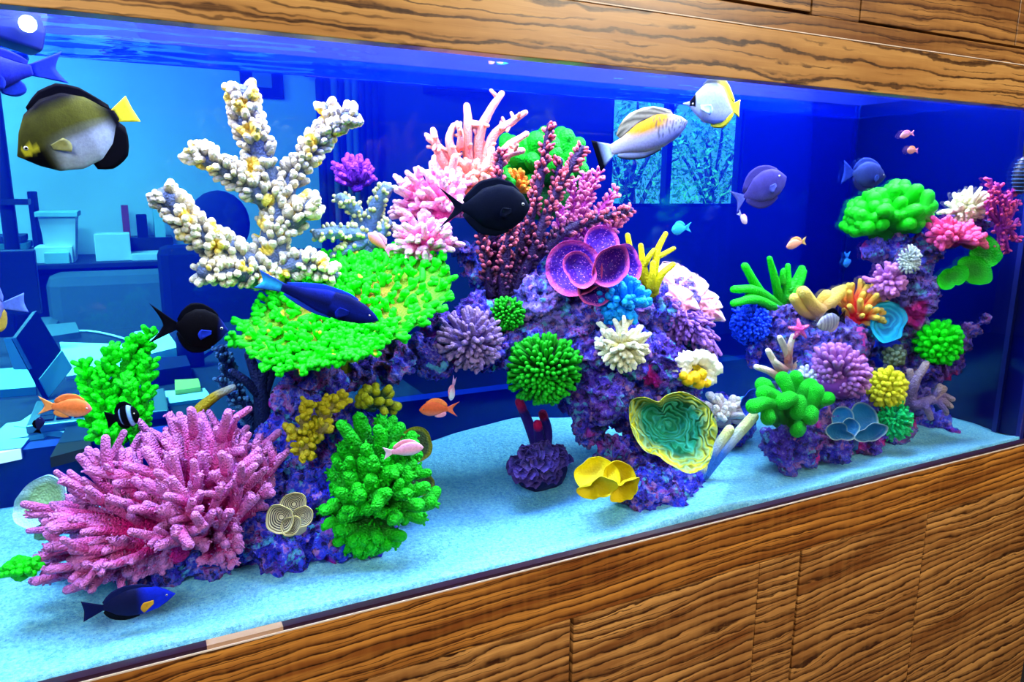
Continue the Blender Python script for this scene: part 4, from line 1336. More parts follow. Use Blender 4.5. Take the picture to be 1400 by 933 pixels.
dome(t_, m, (1218, 574, .08), [(1242, 590), (1245, 568), (1234, 550), (1215, 546), (1200, 560), (1200, 585), (1215, 600), (1232, 600)], 80, (2.5, 2.2), .35, (.8, 1), (-15, 85), .8, 2, .3, full=True, seed=46, core=.6, name='tendril', sides=5)

# --- round green lobes
m = C8('emerald_skin', (0.003, 0.26, 0.05), (0.01, 0.66, 0.12), .1, .8, bump=.9, bscale=420, var=.1)
t_ = coral('lobed_coral', 'emerald green coral of fat rounded lobes at the front of the right reef', 1080, 590, .08)
s_ = mpp(at(1080, 550, .08))
for pts, r0 in [([(1075, 568, .1), (1062, 545, .08), (1045, 538, .07)], 10), ([(1072, 575, .09), (1052, 552, .06), (1030, 556, .055)], 9), ([(1060, 575, .09), (1050, 565, .06), (1050, 572, .05)], 9), ([(1080, 560, .1), (1078, 535, .08), (1070, 518, .09)], 9), ([(1078, 565, .08), (1082, 545, .055), (1070, 550, .05)], 10),
                ([(1082, 570, .08), (1094, 548, .05), (1090, 565, .045)], 9), ([(1092, 560, .1), (1100, 535, .09), (1108, 528, .09)], 10), ([(1098, 565, .09), (1112, 548, .07), (1116, 535, .07)], 10), ([(1095, 575, .08), (1110, 562, .055), (1108, 572, .05)], 9), ([(1100, 565, .1), (1122, 550, .08), (1132, 545, .08)], 9),
                ([(1085, 560, .12), (1090, 530, .12), (1088, 516, .12)], 9), ([(1070, 565, .12), (1050, 530, .1), (1042, 526, .1)], 9), ([(1092, 580, .08), (1094, 585, .065), (1090, 589, .06)], 9)]:
    tube(MB(), smooth(path3(pts), 4), r0 * .75 * s_, r0 * 1.12 * s_, 12).build('lobe', m, t_)
blob(MB(), at(1082, 570, .13), (.045, .04, .04), 3, .2).build('base', m, t_)
m = C8('blue_white_leaf_skin', (0.02, 0.16, 0.34), (0.62, 0.72, 0.62), .86, 1.0, bump=.3, var=.3)
t_ = coral('leaf_coral', 'dark blue leafy cup coral with white rims at the front of the right reef', 1165, 598, .06)
rg = np.random.default_rng(47)
for outl, c, y, cu, ti in [([(1135, 575), (1140, 560), (1158, 556), (1164, 570), (1158, 590), (1142, 588)], (1150, 573), .09, .4, (.2, -.2)), ([(1158, 565), (1172, 549), (1190, 556), (1198, 570), (1190, 588), (1170, 590)], (1177, 572), .09, .4, (-.1, -.2)),
                           ([(1125, 585), (1135, 575), (1155, 588), (1168, 598), (1150, 600), (1132, 596)], (1146, 590), .06, .3, (0, .4)), ([(1165, 598), (1178, 584), (1198, 576), (1209, 580), (1204, 594), (1185, 602)], (1186, 591), .055, .3, (0, .4)), ([(1150, 582), (1158, 570), (1166, 572), (1168, 590), (1160, 597)], (1160, 583), .06, .5, (.3, 0))]:
    sheet(MB(), outl, c, y, cu, ti, .05, 3, .003, rng=rg).build('leaf', m, t_)
tube(MB(), path3([(1166, 612, .09), (1166, 600, .085), (1166, 588, .085)]), .012, .016, 8).build('stalk', m, t_)

# --- tan branches, green fingers, top-right colonies
m = C8('taupe_skin', (0.22, 0.16, 0.38), (0.56, 0.42, 0.40), .3, 1, bump=.9)
t_ = coral('staghorn_coral', 'taupe branching coral below the ledge at the right', 1248, 565, .090)
s_ = mpp(at(1265, 540, .080))
rg = np.random.default_rng(48)
for pts, r0, r1 in [([(1244, 560, .100), (1250, 525, .090), (1266, 498, .080)], 8, 5), ([(1246, 555, .090), (1270, 548, .080), (1290, 532, .070)], 8, 5), ([(1270, 548, .080), (1288, 548, .070), (1300, 556, .060)], 6, 4), ([(1278, 542, .080), (1292, 542, .070), (1302, 546, .060)], 5, 4), ([(1246, 545, .100), (1246, 520, .100), (1244, 508, .100)], 7, 4.5),
                    ([(1262, 550, .080), (1268, 560, .070), (1272, 572, .070)], 6, 4), ([(1275, 545, .080), (1282, 535, .070), (1285, 528, .070)], 5, 4), ([(1282, 550, .070), (1292, 560, .060), (1294, 566, .060)], 4, 3)]:
    tube(MB(), smooth(path3(pts), 4), r0 * s_, r1 * s_, 8, rng=rg, jit=.12).build('branch', m, t_)
m = C8('lime_finger_skin', (0.008, 0.26, 0.01), (0.04, 0.82, 0.015), .2, 1, var=.05)
t_ = coral('finger_coral', 'round bright green finger coral on the ledge at the right', 1283, 490, .1)
dome(t_, m, (1283, 470, .09), [(1314, 470), (1308, 450), (1288, 437), (1264, 446), (1252, 462), (1258, 482), (1275, 496), (1295, 500), (1308, 488)], 60, (4.6, 4.2), .3, (.82, 1), (-20, 85), .75, 0, full=True, seed=49, core=.5, name='finger')
m = C8('bright_lime_skin', (0.004, 0.20, 0.05), (0.02, 0.52, 0.02), .1, .95, bump=.3, var=.05)  # darker base paints depth shade between the lobes
t_ = coral('lobed_coral', 'bright lime green lobed coral on top of the right tower', 1208, 322, .2)
dome(t_, m, (1208, 312, .21), [(1262, 305), (1272, 275), (1250, 262), (1232, 247), (1210, 256), (1182, 266), (1160, 290), (1152, 312), (1165, 320)], 40, (10.5, 9), .25, (.8, 1), (-25, 75), .7, 1, .3, seed=50, core=.4, name='lobe', sides=9)
m = C8('ivory_skin', (0.44, 0.42, 0.22), (0.90, 0.86, 0.66), .1, .9, var=.1)
t_ = coral('finger_coral', 'ivory white finger coral bush at the upper right', 1320, 298, .1)
dome(t_, m, (1320, 288, .11), [(1350, 282), (1346, 268), (1330, 256), (1312, 262), (1296, 272), (1287, 290), (1300, 300), (1325, 300)], 42, (4.2, 2.8), .25, (.8, 1), (-20, 80), .8, 1, .3, seed=51, core=.4, full=True)
m = C8('magenta_skin', (0.42, 0.03, 0.20), (0.90, 0.16, 0.34), .2, .9, var=.15)
t_ = coral('soft_coral', 'magenta lobed soft coral below the ivory bush', 1305, 332, .1)
dome(t_, m, (1304, 326, .085), [(1342, 342), (1340, 318), (1322, 306), (1300, 304), (1280, 298), (1266, 310), (1270, 328), (1290, 338)], 40, (4.6, 4.4), .25, (.75, 1), (-20, 80), .7, 2, .3, seed=52, core=.4)
m = C8('plum_skin', (0.22, 0.03, 0.26), (0.78, 0.14, 0.30), .3, 1, var=.15)
t_ = coral('gorgonian_coral', 'plum red branching coral at the far right edge', 1372, 312, .05)
s_ = mpp(at(1372, 300, .05))
rg = np.random.default_rng(53)
for pts in ([(1368, 310, .06), (1358, 280, .06), (1354, 246, .06)], [(1370, 305, .05), (1368, 275, .05), (1364, 252, .05)], [(1370, 310, .05), (1380, 275, .045), (1386, 258, .04)], [(1372, 310, .05), (1385, 290, .04), (1392, 275, .04)], [(1370, 312, .05), (1384, 310, .04), (1391, 300, .04)],
            [(1368, 312, .06), (1375, 330, .05), (1378, 345, .05)], [(1366, 312, .06), (1366, 330, .06), (1364, 342, .06)], [(1368, 310, .06), (1352, 290, .06), (1350, 276, .06)], [(1372, 310, .05), (1388, 322, .045), (1390, 330, .04)], [(1372, 305, .05), (1376, 285, .045), (1374, 268, .04)]):
    mb = MB()
    knobby(mb, path3(pts), 3.6, 2.4, rg, .3, 4, 2, s_, sides=6)
    mb.build('branch', m, t_)
blob(MB(), at(1369, 312, .06), .016, 2, .2).build('base', m, t_)
m = C8('leaf_green_skin', (0.004, 0.20, 0.01), (0.015, 0.55, 0.012), .3, 1, bump=.6, var=.1)
t_ = coral('leaf_coral', 'vivid green folded leaf coral hanging on the right tower', 1322, 362, .09)
rg = np.random.default_rng(54)
for outl, c, y, ti in [([(1338, 335), (1345, 320), (1358, 340), (1358, 358), (1342, 366), (1328, 352)], (1344, 346), .08, (.5, 0)), ([(1310, 360), (1330, 350), (1350, 362), (1346, 384), (1330, 388), (1312, 378)], (1331, 370), .07, (.1, -.3)), ([(1280, 390), (1282, 378), (1300, 368), (1320, 364), (1318, 378), (1300, 388), (1286, 396)], (1300, 379), .085, (.1, -.2))]:
    sheet(MB(), outl, c, y, .25, ti, .08, 3, .005, rng=rg).build('leaf', m, t_)
blob(MB(), at(1325, 362, .1), (.02, .015, .015), 2).build('base', m, t_)
m = C8('orchid_skin', (0.26, 0.06, 0.36), (0.66, 0.28, 0.58), .2, 1)
t_ = coral('finger_coral', 'orchid purple finger coral on the left side of the tower', 1215, 395, .2)
dome(t_, m, (1214, 385, .15), [(1238, 385), (1232, 368), (1215, 356), (1198, 370), (1186, 386), (1195, 402), (1215, 412), (1230, 402)], 44, (5, 3.4), .25, (.78, 1), (-20, 80), .8, 1, .3, seed=55, core=.5, full=True)
m = C8('silver_skin', (0.30, 0.34, 0.36), (0.70, 0.76, 0.68), .2, 1)
t_ = coral('finger_coral', 'small silvery grey fan coral on the tower face', 1244, 370, .11)
dome(t_, m, (1242, 358, .115), [(1258, 358), (1256, 342), (1242, 334), (1230, 346), (1226, 362), (1234, 376), (1248, 374)], 80, (1.8, 1.5), .3, (.85, 1), (0, 84), .45, 0, full=True, seed=56, core=.5, name='finger', sides=5)
m = C8('moss_skin', (0.03, 0.08, 0.05), (0.16, 0.20, 0.14), .2, 1)
t_ = coral('brain_coral', 'small dark mossy round coral in the cave of the right reef', 1222, 488, .18)
dome(t_, m, (1222, 486, .13), [(1236, 488), (1230, 474), (1216, 474), (1208, 486), (1214, 498), (1230, 498)], 30, (3.5, 3.5), .4, (.85, 1), (-15, 85), .8, 0, full=True, seed=57, core=.6, name='lobe')
m = C8('rose_sponge_skin', (0.62, 0.05, 0.34), (0.72, 0.14, 0.44), 0, 1, spots=((0.95, 0.7, 0.9), 120, .2))
t_ = coral('tube_sponge', 'narrow rose pink encrusting sponge below the red-yellow anemone', 1180, 485, .17)
s_ = mpp(at(1180, 470, .17))
tube(MB(), smooth(path3([(1178, 490, .165), (1180, 470, .165), (1176, 452, .175)]), 4), 5 * s_, 6 * s_, 9).build('tube', m, t_)
m = C8('pale_crust_skin', (0.40, 0.40, 0.62), (0.75, 0.74, 0.85), .2, 1)
t_ = coral('finger_coral', 'small pale blue stubby coral between the emerald lobes and mauve dome', 1100, 515, .15)
dome(t_, m, (1102, 518, .16), [(1118, 520), (1114, 506), (1102, 500), (1090, 506), (1088, 520)], 16, (3.6, 3), .2, (.8, 1), (-10, 75), .8, 0, seed=58, core=.5)
m = C8('navy_leaf_skin', (0.006, 0.03, 0.28), (0.02, 0.06, 0.4), .5, 1)
t_ = coral('leaf_coral', 'dark blue leaf coral left of the emerald lobes', 1024, 565, .16)
sheet(MB(), [(1014, 560), (1018, 540), (1030, 530), (1038, 540), (1034, 560), (1022, 570)], (1026, 552), .15, .3, (.2, 0), .05, 3, .005).build('leaf', m, t_)
tube(MB(), path3([(1028, 580, .16), (1028, 565, .16), (1027, 555, .16)]), .01, .01, 8).build('stalk', m, t_)
# --- coral shape put in for a reflection in the rear glass
m = C8('purple_reflection_skin', (0.16, 0.03, 0.36), (0.30, 0.06, 0.5), .2, 1)
t_ = coral('finger_coral', 'purple finger shape standing in for a coral reflection in the rear glass', 485, 248, .54)
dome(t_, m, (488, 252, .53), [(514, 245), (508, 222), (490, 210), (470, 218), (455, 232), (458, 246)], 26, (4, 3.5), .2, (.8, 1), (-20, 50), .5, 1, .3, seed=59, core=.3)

# ------------------------------------------------------------------ fish
def fish_mat():
    k = NT('fish_skin')
    a = k.n('ShaderNodeAttribute')
    a.attribute_name = 'pigment'
    v = k.obj()
    c = k.mix(k.rng(k.noise(v, 260, 2), 0.4, 0.7, 0, 0.18), a.outputs['Color'], (0.003, 0.003, 0.008), 'MIX')
    k.l(c, k.b.inputs['Base Color'])
    k.b.inputs['Roughness'].default_value = 0.55
    k.b.inputs['Specular IOR Level'].default_value = 0.03
    k.bump(k.voro(v, 420), 0.12, 0.001)
    return k.m


M_FISH = fish_mat()
M_EYE = plain('fish_eye_black', (0.006, 0.006, 0.01), 0.15, 0.6)
M_IRIS = plain('fish_eye_ring', (0.55, 0.5, 0.35), 0.3, 0.5)
PROF = {
    'oval': [(0, .02), (.04, .16), (.12, .46), (.25, .8), (.45, 1), (.65, .97), (.82, .68), (.93, .3), (1, .17)],
    'tang': [(0, .05), (.03, .22), (.1, .55), (.25, .9), (.45, 1), (.68, .82), (.87, .36), (1, .13)],
    'slim': [(0, .04), (.05, .34), (.16, .72), (.36, 1), (.6, .88), (.83, .48), (1, .3)],
    'beak': [(0, .03), (.06, .07), (.13, .14), (.22, .45), (.4, .9), (.6, 1), (.78, .85), (.92, .4), (1, .2)],
}


def fish(name, label, nose, tail, top, bot, prof, col, fins, tailspec, wid=0.32, pect=None, eye=(.12, .25, .07), roll=0.0, group=None):
    """nose / tail: (px, py, depth); top, bot: half heights in pixels.  fins: (u0, u1, height px, side, colour, sweep);
    tailspec: (length px, spread px, fork, colour)"""
    N, T_ = at(*nose), at(*tail)
    s = mpp((N + T_) / 2)
    ax = T_ - N
    L = np.linalg.norm(ax)
    ax = ax / L
    up = nrm(UP - ax * (UP @ ax))
    side = np.cross(ax, up)
    if roll:
        up, side = nrm(up * math.cos(roll) + side * math.sin(roll)), nrm(side * math.cos(roll) - up * math.sin(roll))
    th = thing(name, label, 'fish', (N + T_) / 2 - up * bot * s, group)
    pu = np.array([p[0] for p in PROF[prof]])
    pv = np.array([p[1] for p in PROF[prof]])
    top, bot = top * s, bot * s
    wd = wid * (top + bot) / 2
    nu, na = (44, 28) if L / s > 60 else (22, 16)
    V, Cc = [], []
    us = np.linspace(0, 1, nu) ** 1.15
    for u in us:
        h = float(np.interp(u, pu, pv))
        w = wd * min(1.0, (h ** 0.8)) * (1.0 if u < .7 else 1 - (u - .7) * 1.6)
        for j in range(na):
            a = 2 * math.pi * j / na
            z = math.cos(a)
            V.append(N + ax * L * u + up * (z * h * (top if z > 0 else bot)) + side * math.sin(a) * w)
            Cc.append(col(u, z * h))
    Fc = [(i * na + j, i * na + (j + 1) % na, (i + 1) * na + (j + 1) % na, (i + 1) * na + j) for i in range(nu - 1) for j in range(na)]
    Fc += [tuple(range(na - 1, -1, -1)), tuple((nu - 1) * na + j for j in range(na))]
    Fc = [f[::-1] for f in Fc]
    MB().add(V, Fc, C=Cc).build('body', M_FISH, th)

    def fin_mesh(nm, base, tip, colr, rows=4, t=0.0012):
        base, tip = np.array(base), np.array(tip)
        n = len(base)
        V, C2 = [], []
        for sd in (-1, 1):
            for r in range(rows + 1):
                q = r / rows
                P = base * (1 - q) + tip * q
                V.append(P + side * sd * t * (1 - .7 * q))
                for i in range(n):
                    C2.append(colr(i / (n - 1), q) if callable(colr) else colr)
        V = np.concatenate(V)
        h = (rows + 1) * n
        Fc = []
        for r in range(rows):
            for i in range(n - 1):
                q = (r * n + i, r * n + i + 1, (r + 1) * n + i + 1, (r + 1) * n + i)
                Fc.append(q)
                Fc.append(tuple(h + x for x in q[::-1]))
        ring = [i for i in range(n)] + [r * n + n - 1 for r in range(1, rows + 1)] + [rows * n + i for i in range(n - 2, -1, -1)] + [r * n for r in range(rows - 1, 0, -1)]
        for q in range(len(ring)):
            a, b = ring[q], ring[(q + 1) % len(ring)]
            Fc.append((b, a, h + a, h + b))
        MB().add(V, Fc, C=C2).build(nm, M_FISH, th)

    for (u0, u1, hp, sd, colr, sweep) in fins:
        uu = np.linspace(u0, u1, 9)
        q = np.linspace(0, 1, 9)
        hh = np.interp(uu, pu, pv)
        hb = (top if sd > 0 else bot)
        shape = np.sin(np.pi * np.clip(q * .86 + .1, 0, 1)) ** .6 * (0.75 + .5 * q)
        base = [N + ax * L * u + up * sd * h * hb * .88 for u, h in zip(uu, hh)]
        tip = [N + ax * L * (u + sweep * k_ * (0.5 + e)) + up * sd * (h * hb + hp * s * k_) for u, h, k_, e in zip(uu, hh, shape, q)]
        fin_mesh('dorsal_fin' if sd > 0 else 'anal_fin', base, tip, colr)
    if tailspec:
        tl, sp, fork, colr = tailspec
        q = np.linspace(-1, 1, 11)
        hb = np.where(q > 0, top, bot) * pv[-1]
        base = [T_ - ax * L * .03 + up * x * b for x, b in zip(q, hb)]
        tip = [T_ + ax * tl * s * (1 - fork * (1 - abs(x) ** 1.3)) + up * x * sp * s for x in q]
        fin_mesh('tail_fin', base, tip, colr)
    if pect:
        pl, colr = pect
        cs = side if side @ SF > 0 else -side
        for sgn in (1, -1):
            o_ = N + ax * L * .3 - up * bot * .12 + cs * sgn * wd * .92
            q = np.linspace(-1, 1, 7)
            base = [o_ + up * x * pl * s * .15 for x in q]
            tip = [o_ + ax * pl * s * (1 - .25 * x * x) + up * (x * pl * s * .45 - pl * s * .2) + cs * sgn * pl * s * .35 for x in q]
            fin_mesh('pectoral_fin', base, tip, colr, 3)
    if eye:
        eu, ez, er = eye
        h = float(np.interp(eu, pu, pv))
        w = wd * min(1.0, h ** .8)
        for sgn in (1, -1):
            z = ez * h
            c = N + ax * L * eu + up * z * top + side * sgn * w * math.sqrt(max(.05, 1 - (z / max(h, .01)) ** 2)) * .92
            e = blob(MB(), c, er * (top + bot) / 2, 2).build('eye', M_IRIS, th)
            blob(MB(), c + side * sgn * er * (top + bot) * .2, er * (top + bot) / 2 * .72, 2).build('pupil', M_EYE, e)
    return th


def lerp(a, b, t):
    t = max(0.0, min(1.0, t))
    return tuple(x * (1 - t) + y * t for x, y in zip(a, b))


BLK = (0.0015, 0.0015, 0.004)
OLV, WHT, YEL = (0.040, 0.042, 0.006), (0.32, 0.38, 0.46), (0.80, 0.72, 0.03)


def c_angel(u, v):
    c = lerp(OLV, (0.075, 0.078, 0.01), (u - .1) * 2)
    c = lerp(c, WHT, (-v + .05) * 3.2 * max(0, min(1, (u - .22) * 4)))
    c = lerp(c, BLK, (abs(v) - .66) * 6 if v > 0 else 0)
    if u < .28 and v < -.12:
        c = lerp(c, BLK, (.3 - u) * 9)
    c = lerp(c, BLK, (u - .82) * 8)
    if .06 < u < .2 and -.1 < v < .12:
        c = lerp(c, YEL, .6)
    return c


fish('angelfish', 'large olive, white and black angelfish with yellow tail at upper left', (24, 214, .12), (160, 158, .14), 54, 46, 'oval', c_angel,
     [(.3, .97, 12, 1, BLK, .02), (.55, .98, 22, -1, BLK, .06)], (24, 19, .05, YEL), wid=.26, pect=(22, (.3, .3, .1)), eye=(.1, .25, .06))
BW, BW2 = (0.002, 0.005, 0.06), (0.004, 0.014, 0.28)
fish('wrasse', 'long dark blue wrasse gliding over the neon green table coral', (517, 438, .06), (385, 393, .10), 20, 18, 'slim', lambda u, v: lerp(BW, BW2, .75 - abs(v) * 1.3 if u < .5 else abs(v)),
     [(.25, .95, 5, 1, (0.01, 0.05, 0.6), .03), (.45, .95, 5, -1, (0.01, 0.05, 0.6), .03)], (34, 13, .25, lambda i, q: lerp((0.03, 0.5, 0.9), (0.01, 0.03, 0.35), abs(i - .5) * 2)), wid=.55, pect=(18, BW2), eye=(.1, .3, .07))
fish('surgeonfish', 'black surgeonfish with blue face left of the table coral', (312, 452, .2), (240, 446, .22), 27, 28, 'oval', lambda u, v: lerp((0.008, 0.02, 0.22), (0.002, 0.0015, 0.003), u * 5),
     [(.2, .95, 8, 1, BLK, .05), (.3, .95, 8, -1, BLK, .05)], (34, 28, .55, BLK), wid=.3, pect=(16, (0.01, 0.03, 0.4)))
OR, OR2, PK = (0.86, 0.20, 0.05), (0.92, 0.34, 0.10), (0.92, 0.32, 0.45)
ANT = lambda u, v: lerp(OR, (0.92, 0.42, 0.25), -v * 1.2)
fish('anthias', 'orange anthias with violet face beside the neon green fern coral', (126, 560, .12), (70, 556, .13), 15, 13, 'slim', lambda u, v: lerp((0.75, 0.16, 0.25), ANT(u, v), u * 6), [(.2, .9, 6, 1, OR, .08), (.55, .9, 5, -1, OR2, .08)], (16, 13, .5, OR2), wid=.4, eye=(.12, .2, .1))
fish('clownfish', 'small black clownfish with pale bluish band above the pink bush', (190, 566, .2), (156, 572, .22), 16, 16, 'slim', lambda u, v: (0.25, 0.5, 0.9) if .22 < u < .33 or .66 < u < .73 else BLK, [(.2, .9, 6, 1, BLK, .05), (.5, .9, 5, -1, BLK, .05)], (12, 12, .1, BLK), wid=.42)
fish('damselfish', 'tiny black fish below the orange anthias', (56, 570, .14), (52, 588, .14), 6, 6, 'slim', lambda u, v: (0.008, 0.012, 0.08), [(.3, .9, 3, 1, BLK, .03)], (5, 5, .2, BLK))
fish('dwarf_angelfish', 'dark angelfish with bright blue head and yellow fin over the sand at lower left', (240, 812, .055), (138, 832, .06), 20, 20, 'oval', lambda u, v: lerp((0.006, 0.02, 0.55), (0.006, 0.008, 0.05), (u - .38) * 7), [(.3, .95, 6, 1, (0.006, 0.01, 0.08), .05), (.5, .95, 6, -1, BLK, .05)], (22, 15, .1, (0.004, 0.006, 0.06)), wid=.35, pect=(16, (0.6, 0.28, 0.02)))
fish('anthias', 'pink anthias swimming in front of the lower pink coral head', (503, 319, .24), (528, 340, .24), 8, 7, 'slim', lambda u, v: lerp(PK, OR2, .5 - v), [(.2, .9, 4, 1, PK, .06)], (12, 7, .5, PK))
fish('anthias', 'orange-red anthias under the rock arch', (573, 561, .18), (613, 560, .19), 12, 9, 'slim', lambda u, v: lerp((0.66, 0.10, 0.03), (0.80, 0.22, 0.16), -v * 1.3), [(.2, .92, 5, 1, OR, .06), (.55, .9, 5, -1, PK, .08)], (17, 11, .6, (0.75, 0.14, 0.06)), eye=(.12, .25, .1))
fish('anthias', 'white and pink fish diving under the rock arch', (616, 548, .22), (620, 526, .23), 11, 9, 'slim', lambda u, v: lerp((0.75, 0.75, 0.85), (0.85, 0.30, 0.55), (u - .3) * 2), [(.2, .9, 4, 1, PK, .05)], (12, 6, .4, (0.7, 0.35, 0.7)))
fish('anthias', 'pale pink fish in front of the tall green finger bush', (579, 612, .05), (534, 619, .06), 12, 9, 'slim', lambda u, v: lerp((0.90, 0.42, 0.66), (0.55, 0.62, 0.85), -v * 1.4 - .1), [(.2, .9, 4, 1, PK, .06)], (10, 9, .35, (0.8, 0.6, 0.8)), eye=(.1, .2, .08))
DK = (0.0015, 0.003, 0.010)
fish('surgeonfish', 'black surgeonfish with crescent tail in front of the pink and crimson corals', (724, 284, .16), (630, 284, .18), 32, 32, 'tang', lambda u, v: DK, [(.15, .95, 9, 1, DK, .05), (.3, .95, 9, -1, DK, .05)], (34, 30, .75, DK), wid=.3, pect=(18, DK))


def c_fox(u, v):
    c = lerp((0.30, 0.32, 0.38), (0.42, 0.38, 0.36), u)
    if v > .1:
        c = lerp(c, (0.48, 0.22, 0.01), (v - .05) * 4 * max(0, 1 - abs(u - .5) * 2.4))
    if u < .42 and v > -.25 and math.sin(u * 120 + v * 6) * math.sin(v * 26 - u * 20) > .25:
        c = lerp(c, (0.05, 0.05, 0.05), .75)
    return c


fish('rabbitfish', 'white fish with orange back patch and black-edged tail near the window view', (940, 166, .22), (835, 206, .26), 24, 21, 'slim', c_fox,
     [(.15, .85, 16, 1, lambda i, q: lerp((0.34, 0.30, 0.16), (0.03, 0.03, 0.02), (1 if math.sin(i * 26 + q * 9) > .3 else 0) * .8), .06), (.4, .92, 8, -1, lambda i, q: lerp((0.5, 0.55, 0.6), BLK, q * 1.4 - .2), .05)], (22, 22, .0, lambda i, q: lerp((0.45, 0.6, 0.8), BLK, (q - .3) * 3)), wid=.36, eye=(.1, .25, .05))


def c_bfly(u, v):
    c = (0.34, 0.40, 0.42)
    if .12 < u < .22 and v > -.4:
        c = BLK
    if v < -.1:
        c = lerp(c, (0.42, 0.46, 0.47), 1)
    c = lerp(c, (0.05, 0.06, 0.06), (v - .7) * 4)
    c = lerp(c, (0.82, 0.66, 0.02), (u + .25 * v - .86) * 12)
    return c


fish('butterflyfish', 'butterflyfish with black eye bar and yellow rear at the top right of the window view', (934, 142, .22), (1004, 148, .22), 32, 24, 'beak', c_bfly,
     [(.35, .98, 8, 1, lambda i, q: lerp((0.05, 0.06, 0.06), (0.85, 0.7, 0.02), i * 2.5 - .9), .03), (.55, .98, 7, -1, (0.85, 0.7, 0.02), .03)], (10, 12, .1, (0.82, 0.68, 0.03)), wid=.16, pect=(16, (0.5, 0.75, 0.85)), eye=(.17, .1, .05))
PU = (0.045, 0.035, 0.17)
fish('tang', 'purple grey tang facing right above the green staghorn coral', (1075, 242, .22), (1016, 270, .25), 22, 20, 'tang', lambda u, v: lerp(PU, (0.07, 0.06, 0.24), -v * 2), [(.12, .95, 9, 1, PU, .06), (.3, .95, 9, -1, (0.04, 0.03, 0.14), .05)], (16, 17, .4, (0.08, 0.09, 0.3)), wid=.3, pect=(14, (0.05, 0.06, 0.26)), eye=(.16, .4, .07))
fish('tang', 'dark blue tang facing right above the lime green coral', (1211, 242, .12), (1165, 237, .13), 18, 17, 'oval', lambda u, v: lerp((0.02, 0.03, 0.16), (0.04, 0.08, 0.34), u), [(.2, .95, 5, 1, (0.03, 0.07, 0.4), .06), (.3, .95, 6, -1, (0.02, 0.03, 0.2), .05)], (17, 16, .15, (0.02, 0.06, 0.5)), wid=.34, pect=(12, (0.03, 0.08, 0.5)))
CY_ = lambda u, v: (0.03, 0.42, 0.66)
fish('chromis', 'small turquoise chromis in open water right of the purple cups', (918, 315, .25), (938, 312, .25), 9, 8, 'slim', CY_, [(.25, .9, 3, 1, (0.03, 0.35, 0.6), .06)], (9, 7, .5, (0.03, 0.4, 0.7)))
fish('chromis', 'tiny blue fish left of the right tower', (1157, 366, .2), (1158, 352, .2), 6, 6, 'slim', lambda u, v: (0.02, 0.22, 0.8), [(.3, .8, 3, 1, (0.02, 0.2, 0.8), .06)], (8, 6, .4, (0.02, 0.2, 0.8)))
fish('anthias', 'tiny pale pink fish below the purple tang', (1021, 306, .2), (1012, 294, .2), 5, 5, 'slim', lambda u, v: (0.85, 0.6, 0.62), [(.3, .8, 2, 1, PK, .06)], (6, 4, .4, (0.3, 0.3, 0.7)))
fish('anthias', 'small orange fish in open water above the green staghorn coral', (1075, 338, .2), (1097, 331, .21), 8, 6, 'slim', lambda u, v: lerp((0.92, 0.35, 0.18), (0.9, 0.4, 0.4), -v), [(.25, .9, 3, 1, OR2, .06)], (9, 6, .4, (0.85, 0.5, 0.1)), eye=(.13, .2, .1))
fish('anthias', 'tiny pink fish higher of the pair at upper right', (1230, 187, .08), (1246, 183, .08), 5, 4, 'slim', lambda u, v: (0.92, 0.42, 0.45), [(.25, .9, 2, 1, PK, .06)], (6, 4, .4, PK))
fish('anthias', 'tiny orange pink fish lower of the pair at upper right', (1240, 206, .08), (1252, 206, .08), 5, 5, 'slim', lambda u, v: (0.92, 0.40, 0.32), [(.25, .9, 2, 1, OR2, .06)], (5, 4, .3, PK))
fish('damselfish', 'grey damselfish with pale vertical stripes over the right reef', (1116, 446, .1), (1148, 436, .105), 13, 12, 'oval', lambda u, v: (0.55, 0.55, 0.68) if int(u * 16) % 2 else (0.28, 0.28, 0.46), [(.3, .95, 6, 1, BLK, .05), (.5, .95, 5, -1, (0.6, 0.45, 0.5), .05)], (12, 10, .1, BLK), wid=.32, eye=(.12, .2, .08))
fish('tang', 'large violet blue fish partly cut off at the upper left corner', (-62, 104, .28), (44, 96, .30), 26, 24, 'slim', lambda u, v: lerp((0.02, 0.03, 0.34), (0.012, 0.012, 0.12), -v * 1.4), [(.2, .95, 10, 1, (0.02, 0.03, 0.3), .05), (.5, .8, 14, -1, (0.02, 0.05, 0.4), .1)], (42, 22, .3, (0.02, 0.04, 0.4)), wid=.4, pect=(26, (0.02, 0.04, 0.4)), roll=.3)
fish('butterflyfish', 'yellow and blue butterflyfish cut off at the left edge', (-45, 425, .16), (6, 418, .16), 28, 26, 'oval', lambda u, v: lerp((0.6, 0.42, 0.08), (0.06, 0.12, 0.55), (u - .5) * 2), [(.4, .98, 18, 1, (0.12, 0.2, 0.75), .1), (.5, .97, 12, -1, (0.6, 0.45, 0.08), .08)], (26, 14, .1, (0.10, 0.2, 0.75)), wid=.3)
fish('tang', 'royal blue fish hiding in the cave of the right reef', (1234, 472, .13), (1202, 470, .14), 7, 7, 'slim', lambda u, v: (0.006, 0.02, 0.62), [(.25, .9, 3, 1, (0.01, 0.03, 0.6), .05)], (9, 6, .2, (0.01, 0.03, 0.7)))

